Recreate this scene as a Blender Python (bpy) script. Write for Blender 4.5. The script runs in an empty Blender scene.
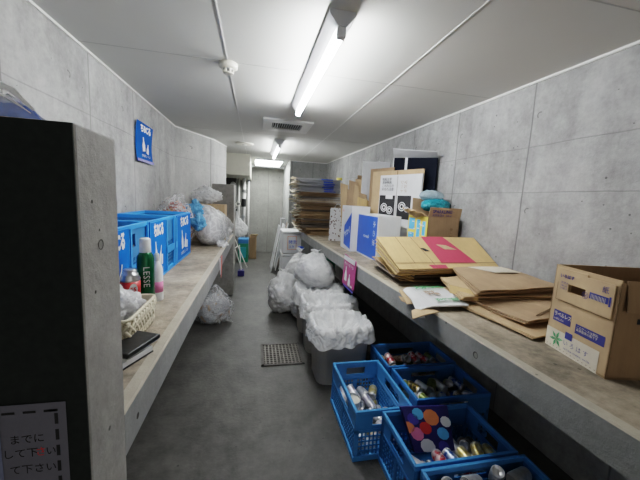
import bpy, bmesh, math, random
from mathutils import Vector, Matrix, noise
PI = math.pi
C = bpy.context.scene.collection
MATW = {}

# ------------------------------------------------------------------ materials
def new_mat(name):
    m = bpy.data.materials.new(name); m.use_nodes = True
    nt = m.node_tree; b = nt.nodes['Principled BSDF']
    return m, nt, b
def N(nt, t, **k):
    n = nt.nodes.new(t)
    for a, v in k.items(): setattr(n, a, v)
    return n
def inp(n, i, v): n.inputs[i].default_value = v
def noise_node(nt, vec, scale, detail=5, rough=.6):
    n = N(nt, 'ShaderNodeTexNoise'); inp(n, 'Scale', scale); inp(n, 'Detail', detail); inp(n, 'Roughness', rough)
    nt.links.new(vec, n.inputs['Vector']); return n.outputs['Fac']
def math_node(nt, op, a, b=None, clamp=False):
    n = N(nt, 'ShaderNodeMath', operation=op, use_clamp=clamp)
    for i, v in enumerate((a, b)):
        if v is None: continue
        if isinstance(v, (int, float)): n.inputs[i].default_value = v
        else: nt.links.new(v, n.inputs[i])
    return n.outputs[0]
def ramp(nt, fac, stops):
    r = N(nt, 'ShaderNodeValToRGB'); e = r.color_ramp.elements
    e[0].position, e[0].color = stops[0][0], (*stops[0][1], 1)
    e[1].position, e[1].color = stops[1][0], (*stops[1][1], 1)
    for p, c in stops[2:]:
        x = e.new(p); x.color = (*c, 1)
    nt.links.new(fac, r.inputs[0]); return r.outputs[0]
def mix(nt, fac, a, b, mode='MIX'):
    n = N(nt, 'ShaderNodeMix', data_type='RGBA', blend_type=mode)
    for i, v in ((0, fac), (6, a), (7, b)):
        if isinstance(v, (int, float)): n.inputs[i].default_value = v
        elif isinstance(v, tuple): n.inputs[i].default_value = (*v, 1)
        else: nt.links.new(v, n.inputs[i])
    return n.outputs[2]
def sc(c, k): return tuple(min(1, x*k) for x in c)

def concrete(name, col, axis=None, v0=0, vp=.77, hz=(), holes=None, rough=.75, contrast=.22):
    m, nt, b = new_mat(name)
    pos = N(nt, 'ShaderNodeNewGeometry').outputs['Position']
    big = noise_node(nt, pos, 1.6, 6, .65); fine = noise_node(nt, pos, 28, 6, .7)
    s = N(nt, 'ShaderNodeVectorMath', operation='MULTIPLY'); nt.links.new(pos, s.inputs[0]); s.inputs[1].default_value = (5, 5, .8)
    streak = noise_node(nt, s.outputs[0], 1.3, 4, .6)
    f = math_node(nt, 'ADD', math_node(nt, 'MULTIPLY', big, .38), math_node(nt, 'MULTIPLY', streak, .2))
    f = math_node(nt, 'ADD', f, math_node(nt, 'MULTIPLY', fine, .17))
    f = math_node(nt, 'ADD', f, math_node(nt, 'MULTIPLY', noise_node(nt, pos, 9, 8, .75), .25))
    colr = ramp(nt, f, [(.41, sc(col, 1-contrast)), (.59, sc(col, 1+contrast*.8))])
    vo = N(nt, 'ShaderNodeTexVoronoi'); inp(vo, 'Scale', 13); inp(vo, 'Randomness', 1); nt.links.new(pos, vo.inputs['Vector'])
    pore = math_node(nt, 'LESS_THAN', vo.outputs['Distance'], .085)
    keep = math_node(nt, 'GREATER_THAN', noise_node(nt, pos, 5, 2), .53)
    pore = math_node(nt, 'MULTIPLY', pore, keep)
    dark = math_node(nt, 'MULTIPLY', pore, .75)
    sep = N(nt, 'ShaderNodeSeparateXYZ'); nt.links.new(pos, sep.inputs[0])
    wob = math_node(nt, 'MULTIPLY', math_node(nt, 'SUBTRACT', noise_node(nt, pos, 2.5, 2), .5), .02)
    def line(coord, at, w, k):
        d = math_node(nt, 'ABSOLUTE', math_node(nt, 'SUBTRACT', math_node(nt, 'ADD', coord, wob), at))
        x = math_node(nt, 'SUBTRACT', 1.0, math_node(nt, 'DIVIDE', d, w), clamp=True)
        return math_node(nt, 'MULTIPLY', x, math_node(nt, 'MULTIPLY', math_node(nt, 'ADD', fine, .35), k))
    if axis:
        c = sep.outputs[axis]
        fr = math_node(nt, 'FRACT', math_node(nt, 'ADD', math_node(nt, 'DIVIDE', math_node(nt, 'SUBTRACT', math_node(nt, 'ADD', c, wob), v0), vp), 100.5))
        d = math_node(nt, 'MULTIPLY', math_node(nt, 'ABSOLUTE', math_node(nt, 'SUBTRACT', fr, .5)), vp)
        l = math_node(nt, 'SUBTRACT', 1.0, math_node(nt, 'DIVIDE', d, .008), clamp=True)
        dark = math_node(nt, 'MAXIMUM', dark, math_node(nt, 'MULTIPLY', l, math_node(nt, 'MULTIPLY', math_node(nt, 'ADD', fine, .3), .85)))
        for z in hz: dark = math_node(nt, 'MAXIMUM', dark, line(sep.outputs['Z'], z, .006, .38))
        if holes:
            fr2 = math_node(nt, 'MULTIPLY', math_node(nt, 'SUBTRACT', math_node(nt, 'FRACT', math_node(nt, 'ADD', math_node(nt, 'DIVIDE', math_node(nt, 'SUBTRACT', c, holes[0]), holes[1]), 100.5)), .5), holes[1])
            for z in holes[2]:
                dz = math_node(nt, 'SUBTRACT', sep.outputs['Z'], z)
                r = math_node(nt, 'SQRT', math_node(nt, 'ADD', math_node(nt, 'POWER', math_node(nt, 'ABSOLUTE', fr2), 2), math_node(nt, 'POWER', math_node(nt, 'ABSOLUTE', dz), 2)))
                rr = math_node(nt, 'LESS_THAN', math_node(nt, 'ABSOLUTE', math_node(nt, 'SUBTRACT', r, .018)), .0045)
                half = math_node(nt, 'GREATER_THAN', math_node(nt, 'ADD', fr2, math_node(nt, 'MULTIPLY', dz, .6)), 0.0)
                dark = math_node(nt, 'MAXIMUM', dark, math_node(nt, 'MULTIPLY', math_node(nt, 'MULTIPLY', rr, half), .6))
    colr = mix(nt, dark, colr, sc(col, .12))
    nt.links.new(colr, b.inputs['Base Color']); inp(b, 'Roughness', rough)
    bp = N(nt, 'ShaderNodeBump'); inp(bp, 'Strength', .4); inp(bp, 'Distance', .01)
    nt.links.new(math_node(nt, 'SUBTRACT', fine, math_node(nt, 'MULTIPLY', dark, 2.)), bp.inputs['Height']); nt.links.new(bp.outputs[0], b.inputs['Normal'])
    return m

def basic(name, col, rough=.5, metal=0., var=.12, scale=12, bump=0., spec=.5, emit=0., coord='Object'):
    m, nt, b = new_mat(name)
    tc = N(nt, 'ShaderNodeTexCoord').outputs[coord]
    f = noise_node(nt, tc, scale, 4)
    nt.links.new(ramp(nt, f, [(.3, sc(col, 1-var)), (.7, sc(col, 1+var))]), b.inputs['Base Color'])
    inp(b, 'Roughness', rough); inp(b, 'Metallic', metal); inp(b, 'Specular IOR Level', spec)
    if emit: inp(b, 'Emission Color', (*col, 1)); inp(b, 'Emission Strength', emit)
    if bump:
        bp = N(nt, 'ShaderNodeBump'); inp(bp, 'Strength', bump); inp(bp, 'Distance', .01); nt.links.new(f, bp.inputs['Height']); nt.links.new(bp.outputs[0], b.inputs['Normal'])
    return m
def emission(name, col, k):
    m, nt, b = new_mat(name); inp(b, 'Base Color', (*col, 1)); inp(b, 'Emission Color', (*col, 1)); inp(b, 'Emission Strength', k); return m
def film(name, col, alpha, rough=.2, crease=22, patches=None, ps=9):
    m, nt, b = new_mat(name)
    tc = N(nt, 'ShaderNodeTexCoord').outputs['Object']
    vo = N(nt, 'ShaderNodeTexVoronoi', feature='DISTANCE_TO_EDGE'); inp(vo, 'Scale', crease)
    nn = N(nt, 'ShaderNodeTexNoise'); inp(nn, 'Scale', 7); nt.links.new(tc, nn.inputs['Vector'])
    va = N(nt, 'ShaderNodeVectorMath', operation='ADD'); vs = N(nt, 'ShaderNodeVectorMath', operation='SCALE'); vs.inputs['Scale'].default_value = .25
    nt.links.new(nn.outputs['Color'], vs.inputs[0]); nt.links.new(tc, va.inputs[0]); nt.links.new(vs.outputs[0], va.inputs[1]); nt.links.new(va.outputs[0], vo.inputs['Vector'])
    h = math_node(nt, 'MINIMUM', vo.outputs['Distance'], .25)
    bp = N(nt, 'ShaderNodeBump'); inp(bp, 'Strength', .7); inp(bp, 'Distance', .03); nt.links.new(h, bp.inputs['Height'])
    c = ramp(nt, noise_node(nt, tc, 6, 4), [(.35, sc(col, .82)), (.65, sc(col, 1.1))])
    if patches:
        for i, pc in enumerate(patches):
            g = N(nt, 'ShaderNodeVectorMath', operation='ADD'); nt.links.new(tc, g.inputs[0]); g.inputs[1].default_value = (i*3.1, i*1.7, i*.9)
            k = ramp(nt, noise_node(nt, g.outputs[0], ps, 2), [(.52, (0, 0, 0)), (.60, (1, 1, 1))])
            c = mix(nt, k, c, pc)
    nt.links.new(c, b.inputs['Base Color']); inp(b, 'Roughness', rough); nt.links.new(bp.outputs[0], b.inputs['Normal']); inp(b, 'Specular IOR Level', .6)
    tl = N(nt, 'ShaderNodeBsdfTranslucent'); nt.links.new(c, tl.inputs[0])
    mx = N(nt, 'ShaderNodeMixShader'); mx.inputs[0].default_value = .22; nt.links.new(b.outputs[0], mx.inputs[1]); nt.links.new(tl.outputs[0], mx.inputs[2])
    tr = N(nt, 'ShaderNodeBsdfTransparent'); ma = N(nt, 'ShaderNodeMixShader')
    e = ramp(nt, h, [(0., (1, 1, 1)), (.12, (0, 0, 0))])
    al = math_node(nt, 'ADD', alpha, math_node(nt, 'MULTIPLY', e, (1-alpha)*.45), clamp=True)
    nt.links.new(al, ma.inputs[0]); nt.links.new(tr.outputs[0], ma.inputs[1]); nt.links.new(mx.outputs[0], ma.inputs[2])
    nt.links.new(ma.outputs[0], nt.nodes['Material Output'].inputs['Surface'])
    return m
def cardboard(name, col, var=.1):
    m, nt, b = new_mat(name)
    tc = N(nt, 'ShaderNodeTexCoord').outputs['Object']
    s = N(nt, 'ShaderNodeVectorMath', operation='MULTIPLY'); nt.links.new(tc, s.inputs[0]); s.inputs[1].default_value = (90, 4, 4)
    f = math_node(nt, 'ADD', math_node(nt, 'MULTIPLY', noise_node(nt, tc, 5, 5), .7), math_node(nt, 'MULTIPLY', noise_node(nt, s.outputs[0], 1, 2), .3))
    nt.links.new(ramp(nt, f, [(.35, sc(col, 1-var)), (.65, sc(col, 1+var))]), b.inputs['Base Color']); inp(b, 'Roughness', .8)
    return m

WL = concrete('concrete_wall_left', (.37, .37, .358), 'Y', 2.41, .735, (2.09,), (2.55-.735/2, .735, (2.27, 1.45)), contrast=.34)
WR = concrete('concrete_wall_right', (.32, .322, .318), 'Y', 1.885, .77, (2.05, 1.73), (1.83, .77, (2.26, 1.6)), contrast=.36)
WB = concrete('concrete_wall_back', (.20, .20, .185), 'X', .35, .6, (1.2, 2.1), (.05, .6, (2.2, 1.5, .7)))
WP = concrete('concrete_partition', (.30, .292, .272), 'Z', -5, 30, (), None, contrast=.3)
FL = concrete('concrete_floor', (.060, .058, .053), None, rough=.5, contrast=.5)
ST = concrete('shelf_top_mottled', (.31, .262, .195), None, rough=.7, contrast=.62)
SE = concrete('shelf_edge_trowelled', (.40, .36, .29), None, rough=.7, contrast=.12)
SF = concrete('shelf_face', (.26, .265, .26), None, rough=.75, contrast=.2)
CE = basic('ceiling_board', (.56, .56, .53), .6, var=.03, scale=1.2)
M = dict(
 white_trim=basic('white_trim', (.8, .8, .78), .4, var=.03), lamp_body=basic('lamp_body', (.62, .63, .66), .4, var=.03),
 tube=emission('fluorescent_tube', (.97, .99, 1.), 60.), tube_far=emission('fluorescent_tube_far', (.97, .99, 1.), 34.),
 dark=basic('dark_void', (.012, .012, .013), .8), grey_plastic=basic('grey_plastic', (.40, .39, .375), .5, var=.06, scale=3),
 vent=basic('vent_white', (.66, .66, .64), .4, var=.03), slat=basic('vent_slat', (.30, .31, .32), .4),
 cream=basic('cream_plastic', (.68, .66, .58), .45, var=.04), iron=basic('cast_iron', (.07, .065, .06), .6, .3, var=.3),
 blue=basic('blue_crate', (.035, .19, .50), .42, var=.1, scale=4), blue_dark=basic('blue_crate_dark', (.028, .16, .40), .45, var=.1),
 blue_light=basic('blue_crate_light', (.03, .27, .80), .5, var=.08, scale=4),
 sign_blue=basic('sign_blue', (.004, .13, .60), .7, var=.04, spec=.12), poster_blue=basic('poster_blue', (.006, .09, .42), .8, var=.15, scale=3, spec=.08),
 white=basic('white_paint', (.82, .83, .84), .5, var=.02), white_card=cardboard('white_cardboard', (.70, .71, .73), .05),
 grey_card=cardboard('grey_white_cardboard', (.52, .53, .55), .05),
 brown=cardboard('brown_cardboard', (.38, .26, .155), .16), brown2=cardboard('dark_brown_cardboard', (.30, .20, .115)), tan=cardboard('tan_cardboard', (.50, .355, .205), .14),
 yellowtan=cardboard('yellow_tan_cardboard', (.60, .42, .19), .12), crease=basic('crease_shadow', (.16, .10, .05), .9),
 greybrown=cardboard('grey_brown_cardboard', (.20, .165, .135), .2), pale=cardboard('pale_torn_paper', (.68, .62, .50)),
 red_ink=cardboard('crimson_print', (.50, .055, .10), .08), navy_ink=basic('navy_ink', (.04, .045, .22), .6), black_ink=basic('black_ink', (.02, .02, .022), .6),
 blue_ink=basic('cobalt_print', (.02, .10, .60), .4, var=.05), green_ink=basic('green_ink', (.10, .36, .16), .6), yellow_ink=basic('yellow_print', (.80, .66, .12), .5),
 red=basic('red_print', (.60, .04, .04), .4), magenta=basic('magenta_sign', (.43, .055, .21), .5, var=.05), pinkred=basic('red_tape', (.62, .16, .14), .5),
 purple=basic('indigo_strip', (.06, .05, .35), .4),
 bottle_green=basic('green_bottle', (.008, .11, .045), .22, .35, var=.2, scale=8), clear=basic('clear_cap', (.75, .77, .77), .1, var=.05),
 alu=basic('aluminium', (.62, .62, .63), .28, .9, var=.12, scale=18), steel=basic('steel', (.4, .41, .42), .35, .8),
 basket=basic('cream_woven_plastic', (.66, .60, .46), .5, var=.12, scale=25), black=basic('black_leather', (.012, .012, .014), .35, var=.3, scale=40, bump=.1),
 paper=basic('paper', (.78, .79, .82), .6, var=.02), notice=basic('shaded_notice_paper', (.17, .17, .20), .8, var=.04, spec=.1), paper_blue=basic('bluish_paper', (.20, .22, .32), .6, var=.02),  # notice sheets toned down, carrying the shade on the partition front
 partition_shade=basic('partition_front_shade', (.013, .018, .016), .85, var=.25, scale=60, coord='Object'),  # shade of the partition front put into a near-black green
 teal=basic('teal_plastic', (.02, .30, .34), .4), green=basic('green_plastic', (.01, .20, .12), .4), orange=basic('orange_print', (.72, .25, .10), .5),
 pink=basic('pink_print', (.75, .22, .42), .5), sky=basic('sky_print', (.10, .45, .85), .5), navy=basic('navy_card', (.018, .015, .13), .5, var=.1),
 soffit=basic('beige_duct_cover', (.44, .43, .36), .6, var=.03), pipe=basic('pipe_grey', (.46, .46, .45), .4), brass=basic('brass_valve', (.55, .42, .16), .35, .8),
 bag=film('white_bag_film', (.93, .94, .95), .93, .22, 13), liner=film('bin_liner_film', (.95, .97, .98), .96, .22, 12), clearbag=film('clear_bag_film', (.88, .9, .93), .2, .1, 10),
 milky=film('milky_bag_film', (.9, .91, .94), .5, .15, 10), bluebag=film('clear_bag_blue', (.80, .83, .90), .7, .1, 12, patches=[(.05, .14, .60)]),
 bluefilm=film('light_blue_film', (.14, .45, .80), .9, .2), tealbag=film('teal_bag_film', (.02, .36, .46), .96, .3),
 junk=film('mixed_wrapping', (.50, .50, .52), 1., .3, 20, patches=[(.20, .16, .13), (.45, .30, .18), (.70, .72, .76)], ps=5),
 redjunk=film('red_wrapping', (.50, .09, .05), 1., .5, 20, patches=[(.70, .62, .58), (.65, .30, .05), (.12, .02, .03)]),
 pinkjunk=film('pale_wrapping', (.88, .88, .9), 1., .3, 14, patches=[(.80, .76, .76)]),
)

# ------------------------------------------------------------------ mesh helper (everything is authored in world coordinates)
class MB:
    def __init__(s): s.v = []; s.f = []; s.mi = []; s.cur = 0
    def add(s, vs, fs):
        o = len(s.v); s.v += [Vector(p) for p in vs]; s.f += [[i+o for i in f] for f in fs]; s.mi += [s.cur]*len(fs); return s
    def mat(s, i): s.cur = i; return s
    def box(s, x0, x1, y0, y1, z0, z1, T=None):
        vs = [Vector((x, y, z)) for z in (z0, z1) for y in (y0, y1) for x in (x0, x1)]
        if T is not None: vs = [T @ v for v in vs]
        return s.add(vs, [(0, 2, 3, 1), (4, 5, 7, 6), (0, 1, 5, 4), (2, 6, 7, 3), (0, 4, 6, 2), (1, 3, 7, 5)])
    def prism(s, pts, z0, z1, T=None):
        n = len(pts); vs = [Vector((x, y, z)) for z in (z0, z1) for x, y in pts]
        if T is not None: vs = [T @ v for v in vs]
        return s.add(vs, [list(range(n))[::-1], list(range(n, 2*n))] + [(i, (i+1) % n, n+(i+1) % n, n+i) for i in range(n)])
    def tube(s, pts, r, n=10, cap=True):
        pts = [Vector(p) for p in pts]; rings = []; rs = r if isinstance(r, (list, tuple)) else [r]*len(pts)
        for i, p in enumerate(pts):
            t = (pts[min(i+1, len(pts)-1)] - pts[max(i-1, 0)]).normalized()
            a = t.cross(Vector((0, 0, 1)) if abs(t.z) < .9 else Vector((1, 0, 0))).normalized(); b = t.cross(a)
            rings.append([p + (a*math.cos(k*2*PI/n) + b*math.sin(k*2*PI/n))*rs[i] for k in range(n)])
        vs = [v for r_ in rings for v in r_]; fs = []
        for i in range(len(pts)-1):
            for k in range(n): fs.append((i*n+k, i*n+(k+1) % n, (i+1)*n+(k+1) % n, (i+1)*n+k))
        if cap: fs += [list(range(n))[::-1], [(len(pts)-1)*n+k for k in range(n)]]
        return s.add(vs, fs)
    def lathe(s, prof, n=20, T=None):
        vs = []; fs = []
        for r, z in prof:
            for k in range(n): vs.append(Vector((r*math.cos(2*PI*k/n), r*math.sin(2*PI*k/n), z)))
        if T is not None: vs = [T @ v for v in vs]
        for i in range(len(prof)-1):
            for k in range(n): fs.append((i*n+k, i*n+(k+1) % n, (i+1)*n+(k+1) % n, (i+1)*n+k))
        fs += [list(range(n))[::-1], [(len(prof)-1)*n+k for k in range(n)]]
        return s.add(vs, fs)
    def build(s, name, mats, parent=None, origin=None, smooth=False, bevel=0):
        me = bpy.data.meshes.new(name)
        Mx = MATW[parent] if parent is not None else Matrix.Translation(origin if origin is not None else (0, 0, 0))
        inv = Mx.inverted()
        me.from_pydata([inv @ v for v in s.v], [], s.f)
        for m in (mats if isinstance(mats, (list, tuple)) else [mats]): me.materials.append(m)
        for i, p in enumerate(me.polygons): p.material_index = s.mi[i]; p.use_smooth = smooth
        bm = bmesh.new(); bm.from_mesh(me); bmesh.ops.recalc_face_normals(bm, faces=bm.faces); bm.to_mesh(me); bm.free()
        o = bpy.data.objects.new(name, me); C.objects.link(o)
        if parent is not None: o.parent = parent; MATW[o] = MATW[parent]
        else: o.matrix_world = Mx; MATW[o] = Mx
        if bevel:
            b = o.modifiers.new('bevel', 'BEVEL'); b.width = bevel; b.segments = 2; b.limit_method = 'ANGLE'
        return o
def thing(name, label, cat, loc=(0, 0, 0), rz=0, group=None):
    o = bpy.data.objects.new(name, None); C.objects.link(o); o.location = loc; o.rotation_euler = (0, 0, rz); o.empty_display_size = .1
    MATW[o] = Matrix.Translation(loc) @ Matrix.Rotation(rz, 4, 'Z')
    return tag(o, label, cat, group)
def tag(o, label, cat, group=None, kind=None):
    o['label'] = label; o['category'] = cat
    if group: o['group'] = group
    if kind: o['kind'] = kind
    return o
def struct(name, mb, mats, **k):
    o = mb.build(name, mats, **k); o['kind'] = 'structure'; return o
def copy_tree(o, parent=None):
    c = o.copy(); C.objects.link(c)
    if parent is not None: c.parent = parent
    for ch in list(o.children): copy_tree(ch, c)
    return c
def frame(o, x, n):       # matrix whose X is x, Z is normal n, at origin o
    x = Vector(x).normalized(); n = Vector(n); n = (n - x*n.dot(x)).normalized(); y = n.cross(x)
    m = Matrix((x, y, n)).transposed().to_4x4(); m.translation = Vector(o); return m
def text(s, size, T, mat, parent, name='lettering', sx=1., bold=.0, align='LEFT', spacing=1.):
    cu = bpy.data.curves.new('t', 'FONT'); cu.body = s; cu.size = size; cu.align_x = align; cu.offset = bold; cu.resolution_u = 2; cu.space_character = spacing
    to = bpy.data.objects.new('t', cu); C.objects.link(to)
    dg = bpy.context.evaluated_depsgraph_get(); me = bpy.data.meshes.new_from_object(to.evaluated_get(dg)); bpy.data.objects.remove(to)
    me.name = name; me.materials.clear(); me.materials.append(mat)
    me.transform(MATW[parent].inverted() @ T @ Matrix.Diagonal((sx, 1, 1, 1)))
    o = bpy.data.objects.new(name, me); C.objects.link(o); o.parent = parent; MATW[o] = MATW[parent]; return o
def rect(mb, T, x0, x1, y0, y1, z=0.): return mb.add([T @ Vector(p) for p in ((x0, y0, z), (x1, y0, z), (x1, y1, z), (x0, y1, z))], [(0, 1, 2, 3)])
def poly(mb, T, pts, z=0.): return mb.add([T @ Vector((x, y, z)) for x, y in pts], [list(range(len(pts)))])
def grid(mb, fn, nu, nv):
    vs = [fn(i/nu, j/nv) for j in range(nv+1) for i in range(nu+1)]
    return mb.add(vs, [(j*(nu+1)+i, j*(nu+1)+i+1, (j+1)*(nu+1)+i+1, (j+1)*(nu+1)+i) for j in range(nv) for i in range(nu)])
def quad(c, t=.006, n=8, bend=0., wob=0., seed=0, mb=None, off=0.):
    """a sheet of board through four corners a-b-c-d, slightly warped, with thickness"""
    a, b, cc, d = [Vector(p) for p in c]; nn = (b-a).cross(d-a).normalized(); mb = mb or MB()
    def P(u, v, o):
        p = a*(1-u)*(1-v) + b*u*(1-v) + cc*u*v + d*(1-u)*v
        return p + nn*(o + off + bend*math.sin(PI*u)*math.sin(PI*v*.5+.3) + wob*noise.noise(Vector((u*3+seed, v*3, seed*1.3))))
    o0 = len(mb.v)
    grid(mb, lambda u, v: P(u, v, t/2), n, n); grid(mb, lambda u, v: P(u, v, -t/2), n, n)
    for e in ([(i/n, 0) for i in range(n+1)], [(1, i/n) for i in range(n+1)], [(1-i/n, 1) for i in range(n+1)], [(0, 1-i/n) for i in range(n+1)]):
        vs = [P(u, v, t/2) for u, v in e] + [P(u, v, -t/2) for u, v in e]; k = len(e)
        mb.add(vs, [(i, i+1, k+i+1, k+i) for i in range(k-1)])
    return mb

# ------------------------------------------------------------------ room shell
def wxr(y): return 1.98 - .045*y
H = 2.5
HOLES = [(1.0142-.0, 1.147, .925, -1, .016), (-.335, .752, 1.479, 1, .012), (-.335, .722, 1.574, 1, .004), (-.335, .748, 1.512, 1, .003), (-.335, .72, 1.38, 1, .004), (-.337, .935, .925, 1, .010)]
M['palefilm'] = film('pale_blue_film', (.55, .72, .82), .75, .15)
M['lid'] = basic('can_lid_recess', (.22, .225, .23), .35, .7, var=.3, scale=40)
M['hole'] = basic('hole_shadow', (.05, .048, .042), .9); M['plug'] = basic('hole_plug', (.22, .215, .20), .9)
struct('floor', MB().box(-1.6, 2.4, -2, 9.3, -.1, 0), FL)
struct('ceiling', MB().box(-1.6, 2.4, -2, 9.3, H, H+.1), CE)
def wall_poly(name, pts, m, z0=0, z1=H): return struct(name, MB().prism(pts, z0, z1), m)
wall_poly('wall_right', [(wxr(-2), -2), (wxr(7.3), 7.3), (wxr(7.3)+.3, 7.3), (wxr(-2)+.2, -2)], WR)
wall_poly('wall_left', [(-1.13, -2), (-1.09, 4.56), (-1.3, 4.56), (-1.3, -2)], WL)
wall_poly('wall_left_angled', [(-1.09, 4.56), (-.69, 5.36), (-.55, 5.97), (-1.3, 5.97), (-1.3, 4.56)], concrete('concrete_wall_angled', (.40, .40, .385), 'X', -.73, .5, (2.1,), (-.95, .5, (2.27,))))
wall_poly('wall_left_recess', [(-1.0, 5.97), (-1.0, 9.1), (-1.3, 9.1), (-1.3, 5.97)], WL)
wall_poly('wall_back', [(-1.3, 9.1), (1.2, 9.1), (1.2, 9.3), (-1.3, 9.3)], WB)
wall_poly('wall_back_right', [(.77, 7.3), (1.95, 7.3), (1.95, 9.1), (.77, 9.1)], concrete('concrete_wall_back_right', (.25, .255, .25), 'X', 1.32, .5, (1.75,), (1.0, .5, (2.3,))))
struct('wall_front', MB().box(-1.3, -.35, -2.2, -2, 0, H).box(-.35, 2.4, -2.2, -2, 2.2, H), WB)  # unseen wall behind the camera, doorway gap added to admit world light
struct('wall_near_partition', MB().box(-1.12, -.335, .672, .845, 0, 1.722), [WP], bevel=.005)
struct('wall_far_partition', MB().box(-.665, -.335, 4.98, 5.4, 0, 1.78), [WP], bevel=.008)
struct('trim_near_partition_shade', MB().box(-1.12, -.337, .669, .6725, .0, 1.720), M['partition_shade'])  # thin near-black sheet added to paint the shade on the concrete front
# ceiling seams and cornice beads
t = MB()
for x0, y0, x1, y1 in ((-.2, -2, -.215, 9.0), (.975, -2, .965, 7.3)):
    t.prism([(x0-.0032, y0), (x0+.0032, y0), (x1+.0032, y1), (x1-.0032, y1)], H-.003, H+.001)
struct('trim_ceiling_joint', t, basic('joint_strip', (.70, .70, .68), .5, var=.02))
t = MB()
for y in (1.15, 2.28, 4.55): t.box(-1.1, 1.9, y-.003, y+.003, H-.0015, H+.001)
struct('trim_ceiling_seam', t, basic('seam_shadow', (.40, .40, .385), .7))
t = MB(); t.prism([(wxr(-2)-.012, -2), (wxr(-2), -2), (wxr(7.3), 7.3), (wxr(7.3)-.012, 7.3)], H-.014, H)
t.prism([(-1.13, -2), (-1.118, -2), (-1.078, 4.56), (-1.09, 4.56)], H-.014, H)
t.prism([(-1.09, 4.56), (-1.078, 4.55), (-.678, 5.355), (-.69, 5.36)], H-.014, H); t.prism([(-.69, 5.36), (-.678, 5.355), (-.538, 5.97), (-.55, 5.97)], H-.014, H)
t.box(.77, wxr(7.3), 7.288, 7.3, H-.014, H)
struct('trim_ceiling_bead', t, M['white_trim'])

# shelves
def xr(y): return 1.02 - .037*(y-1)
def shelf(name, label, a0, a1, b0, b1, y0, y1, sgn, z=1.0, th=.13):
    """a = outer edge x at y0/y1, b = wall x"""
    mb = MB(); e = .042*sgn
    A0, A1 = (a0, y0), (a1, y1); I0, I1 = (a0+e, y0), (a1+e, y1); B0, B1 = (b0, y0), (b1, y1)
    def V(p, zz): return (p[0], p[1], zz)
    mb.mat(0).add([V(I0, z), V(I1, z), V(B1, z), V(B0, z)], [(0, 1, 2, 3)])
    c = .006
    A0c, A1c = (a0+c*sgn, y0), (a1+c*sgn, y1)
    mb.mat(1).add([V(A0c, z), V(A1c, z), V(I1, z), V(I0, z), V(A0, z-c), V(A1, z-c)], [(0, 1, 2, 3), (0, 4, 5, 1)])
    mb.mat(2).add([V(A0, z-c), V(A1, z-c), V(A1, z-th), V(A0, z-th), V(B0, z-th), V(B1, z-th), V(B0, z), V(B1, z), V(A0c, z), V(A1c, z)],
                  [(0, 1, 2, 3), (3, 2, 5, 4), (0, 3, 4, 6, 8), (1, 9, 7, 5, 2)])
    return tag(mb.build(name, [ST, SE, SF], origin=((a0+b0)/2, (y0+y1)/2, z-th)), label, 'shelf')
shelf('concrete_shelf', 'thick raw concrete shelf along the right wall, piled with cartons', xr(-1.9), xr(6.6), wxr(-1.9), wxr(6.6), -1.9, 6.6, 1)
shelf('concrete_shelf', 'thick raw concrete shelf along the left wall, carrying blue crates', -.337, -.337, -1.12, -1.09, .846, 4.55, -1)
# extension of left shelf to the far partition
s2 = shelf('concrete_shelf', 'far end of the left concrete shelf, meeting the far partition', -.337, -.337, -1.085, -.9, 4.551, 4.978, -1)

for (x, y, z, sx_, rad) in HOLES:
    Tn = frame((x, y, z), (0, 1, 0), (sx_, 0, 0)); ho = MB(); pts = [(rad*math.cos(k*PI/8), rad*math.sin(k*PI/8)) for k in range(16)]
    poly(ho, Tn, pts, .0006); struct('trim_formwork_hole', ho, M['hole'])
    if rad > .01: ho = MB(); poly(ho, Tn, [(a*.72-rad*.16, b_*.80) for a, b_ in pts], .001); struct('trim_formwork_plug', ho, M['plug'])
# ------------------------------------------------------------------ ceiling fittings
def lamp(name, label, x0, x1, y0, y1, tubemat, w=.15, dep=.075):
    r = thing(name, label, 'ceiling light', ((x0+x1)/2, (y0+y1)/2, H))
    def prof(x): return [(x-w/2, H), (x-w/2, H-.018), (x-.022, H-dep), (x+.022, H-dep), (x+w/2, H-.018), (x+w/2, H)]
    def bar(ya, yb, k=1.):
        mb = MB(); A = prof(x0+(x1-x0)*(ya-y0)/(y1-y0)); B = prof(x0+(x1-x0)*(yb-y0)/(y1-y0)); n = 6
        mb.add([(a, ya, z) for a, z in A]+[(a, yb, z) for a, z in B], [list(range(n)), list(range(n, 2*n))]+[(i, (i+1) % n, n+(i+1) % n, n+i) for i in range(n)]); return mb
    bar(y0, y1).build('housing', M['lamp_body'], r)
    for y in (y0, y1):
        x = x0 if y == y0 else x1; d = .035 if y == y0 else -.035
        mb = MB(); mb.box(x-.022, x+.022, min(y, y+d), max(y, y+d), H-dep-.05, H-dep); mb.build('end_cap', M['lamp_body'], r, bevel=.006)
    MB().tube([(x0, y0+.03, H-dep-.028), (x1, y1-.03, H-dep-.028)], .0185, 16).build('tube', tubemat, r, smooth=True)
lamp('ceiling_light', 'near long fluorescent batten light running along the ceiling', .385, .372, 1.52, 3.02, M['tube'], .13, .07)
lamp('ceiling_light', 'second smaller batten light beyond the air vent', .335, .33, 4.85, 6.25, M['tube_far'], .15, .08)
r = thing('ceiling_light', 'glaring cross light at the far end above the rail', 'ceiling light', (.3, 8.3, H))
MB().box(-.05, .62, 7.40, 8.52, H-.03, H).build('housing', M['lamp_body'], r)
MB().box(-.03, .60, 7.42, 8.50, H-.05, H-.03).build('diffuser', emission('far_diffuser', (.97, 1., .98), 12.), r, bevel=.008)
r = thing('hanging_rail', 'dark grey rail spanning the far end under the light', 'rail', (.3, 8.75, H-.06))
MB().tube([(-.12, 8.6, 2.44), (.74, 8.6, 2.44)], .022, 10).build('rail', M['steel'], r)
for x in (-.11, .73): MB().box(x-.02, x+.02, 8.58, 8.62, 2.41, H).build('bracket', M['steel'], r)
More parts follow.
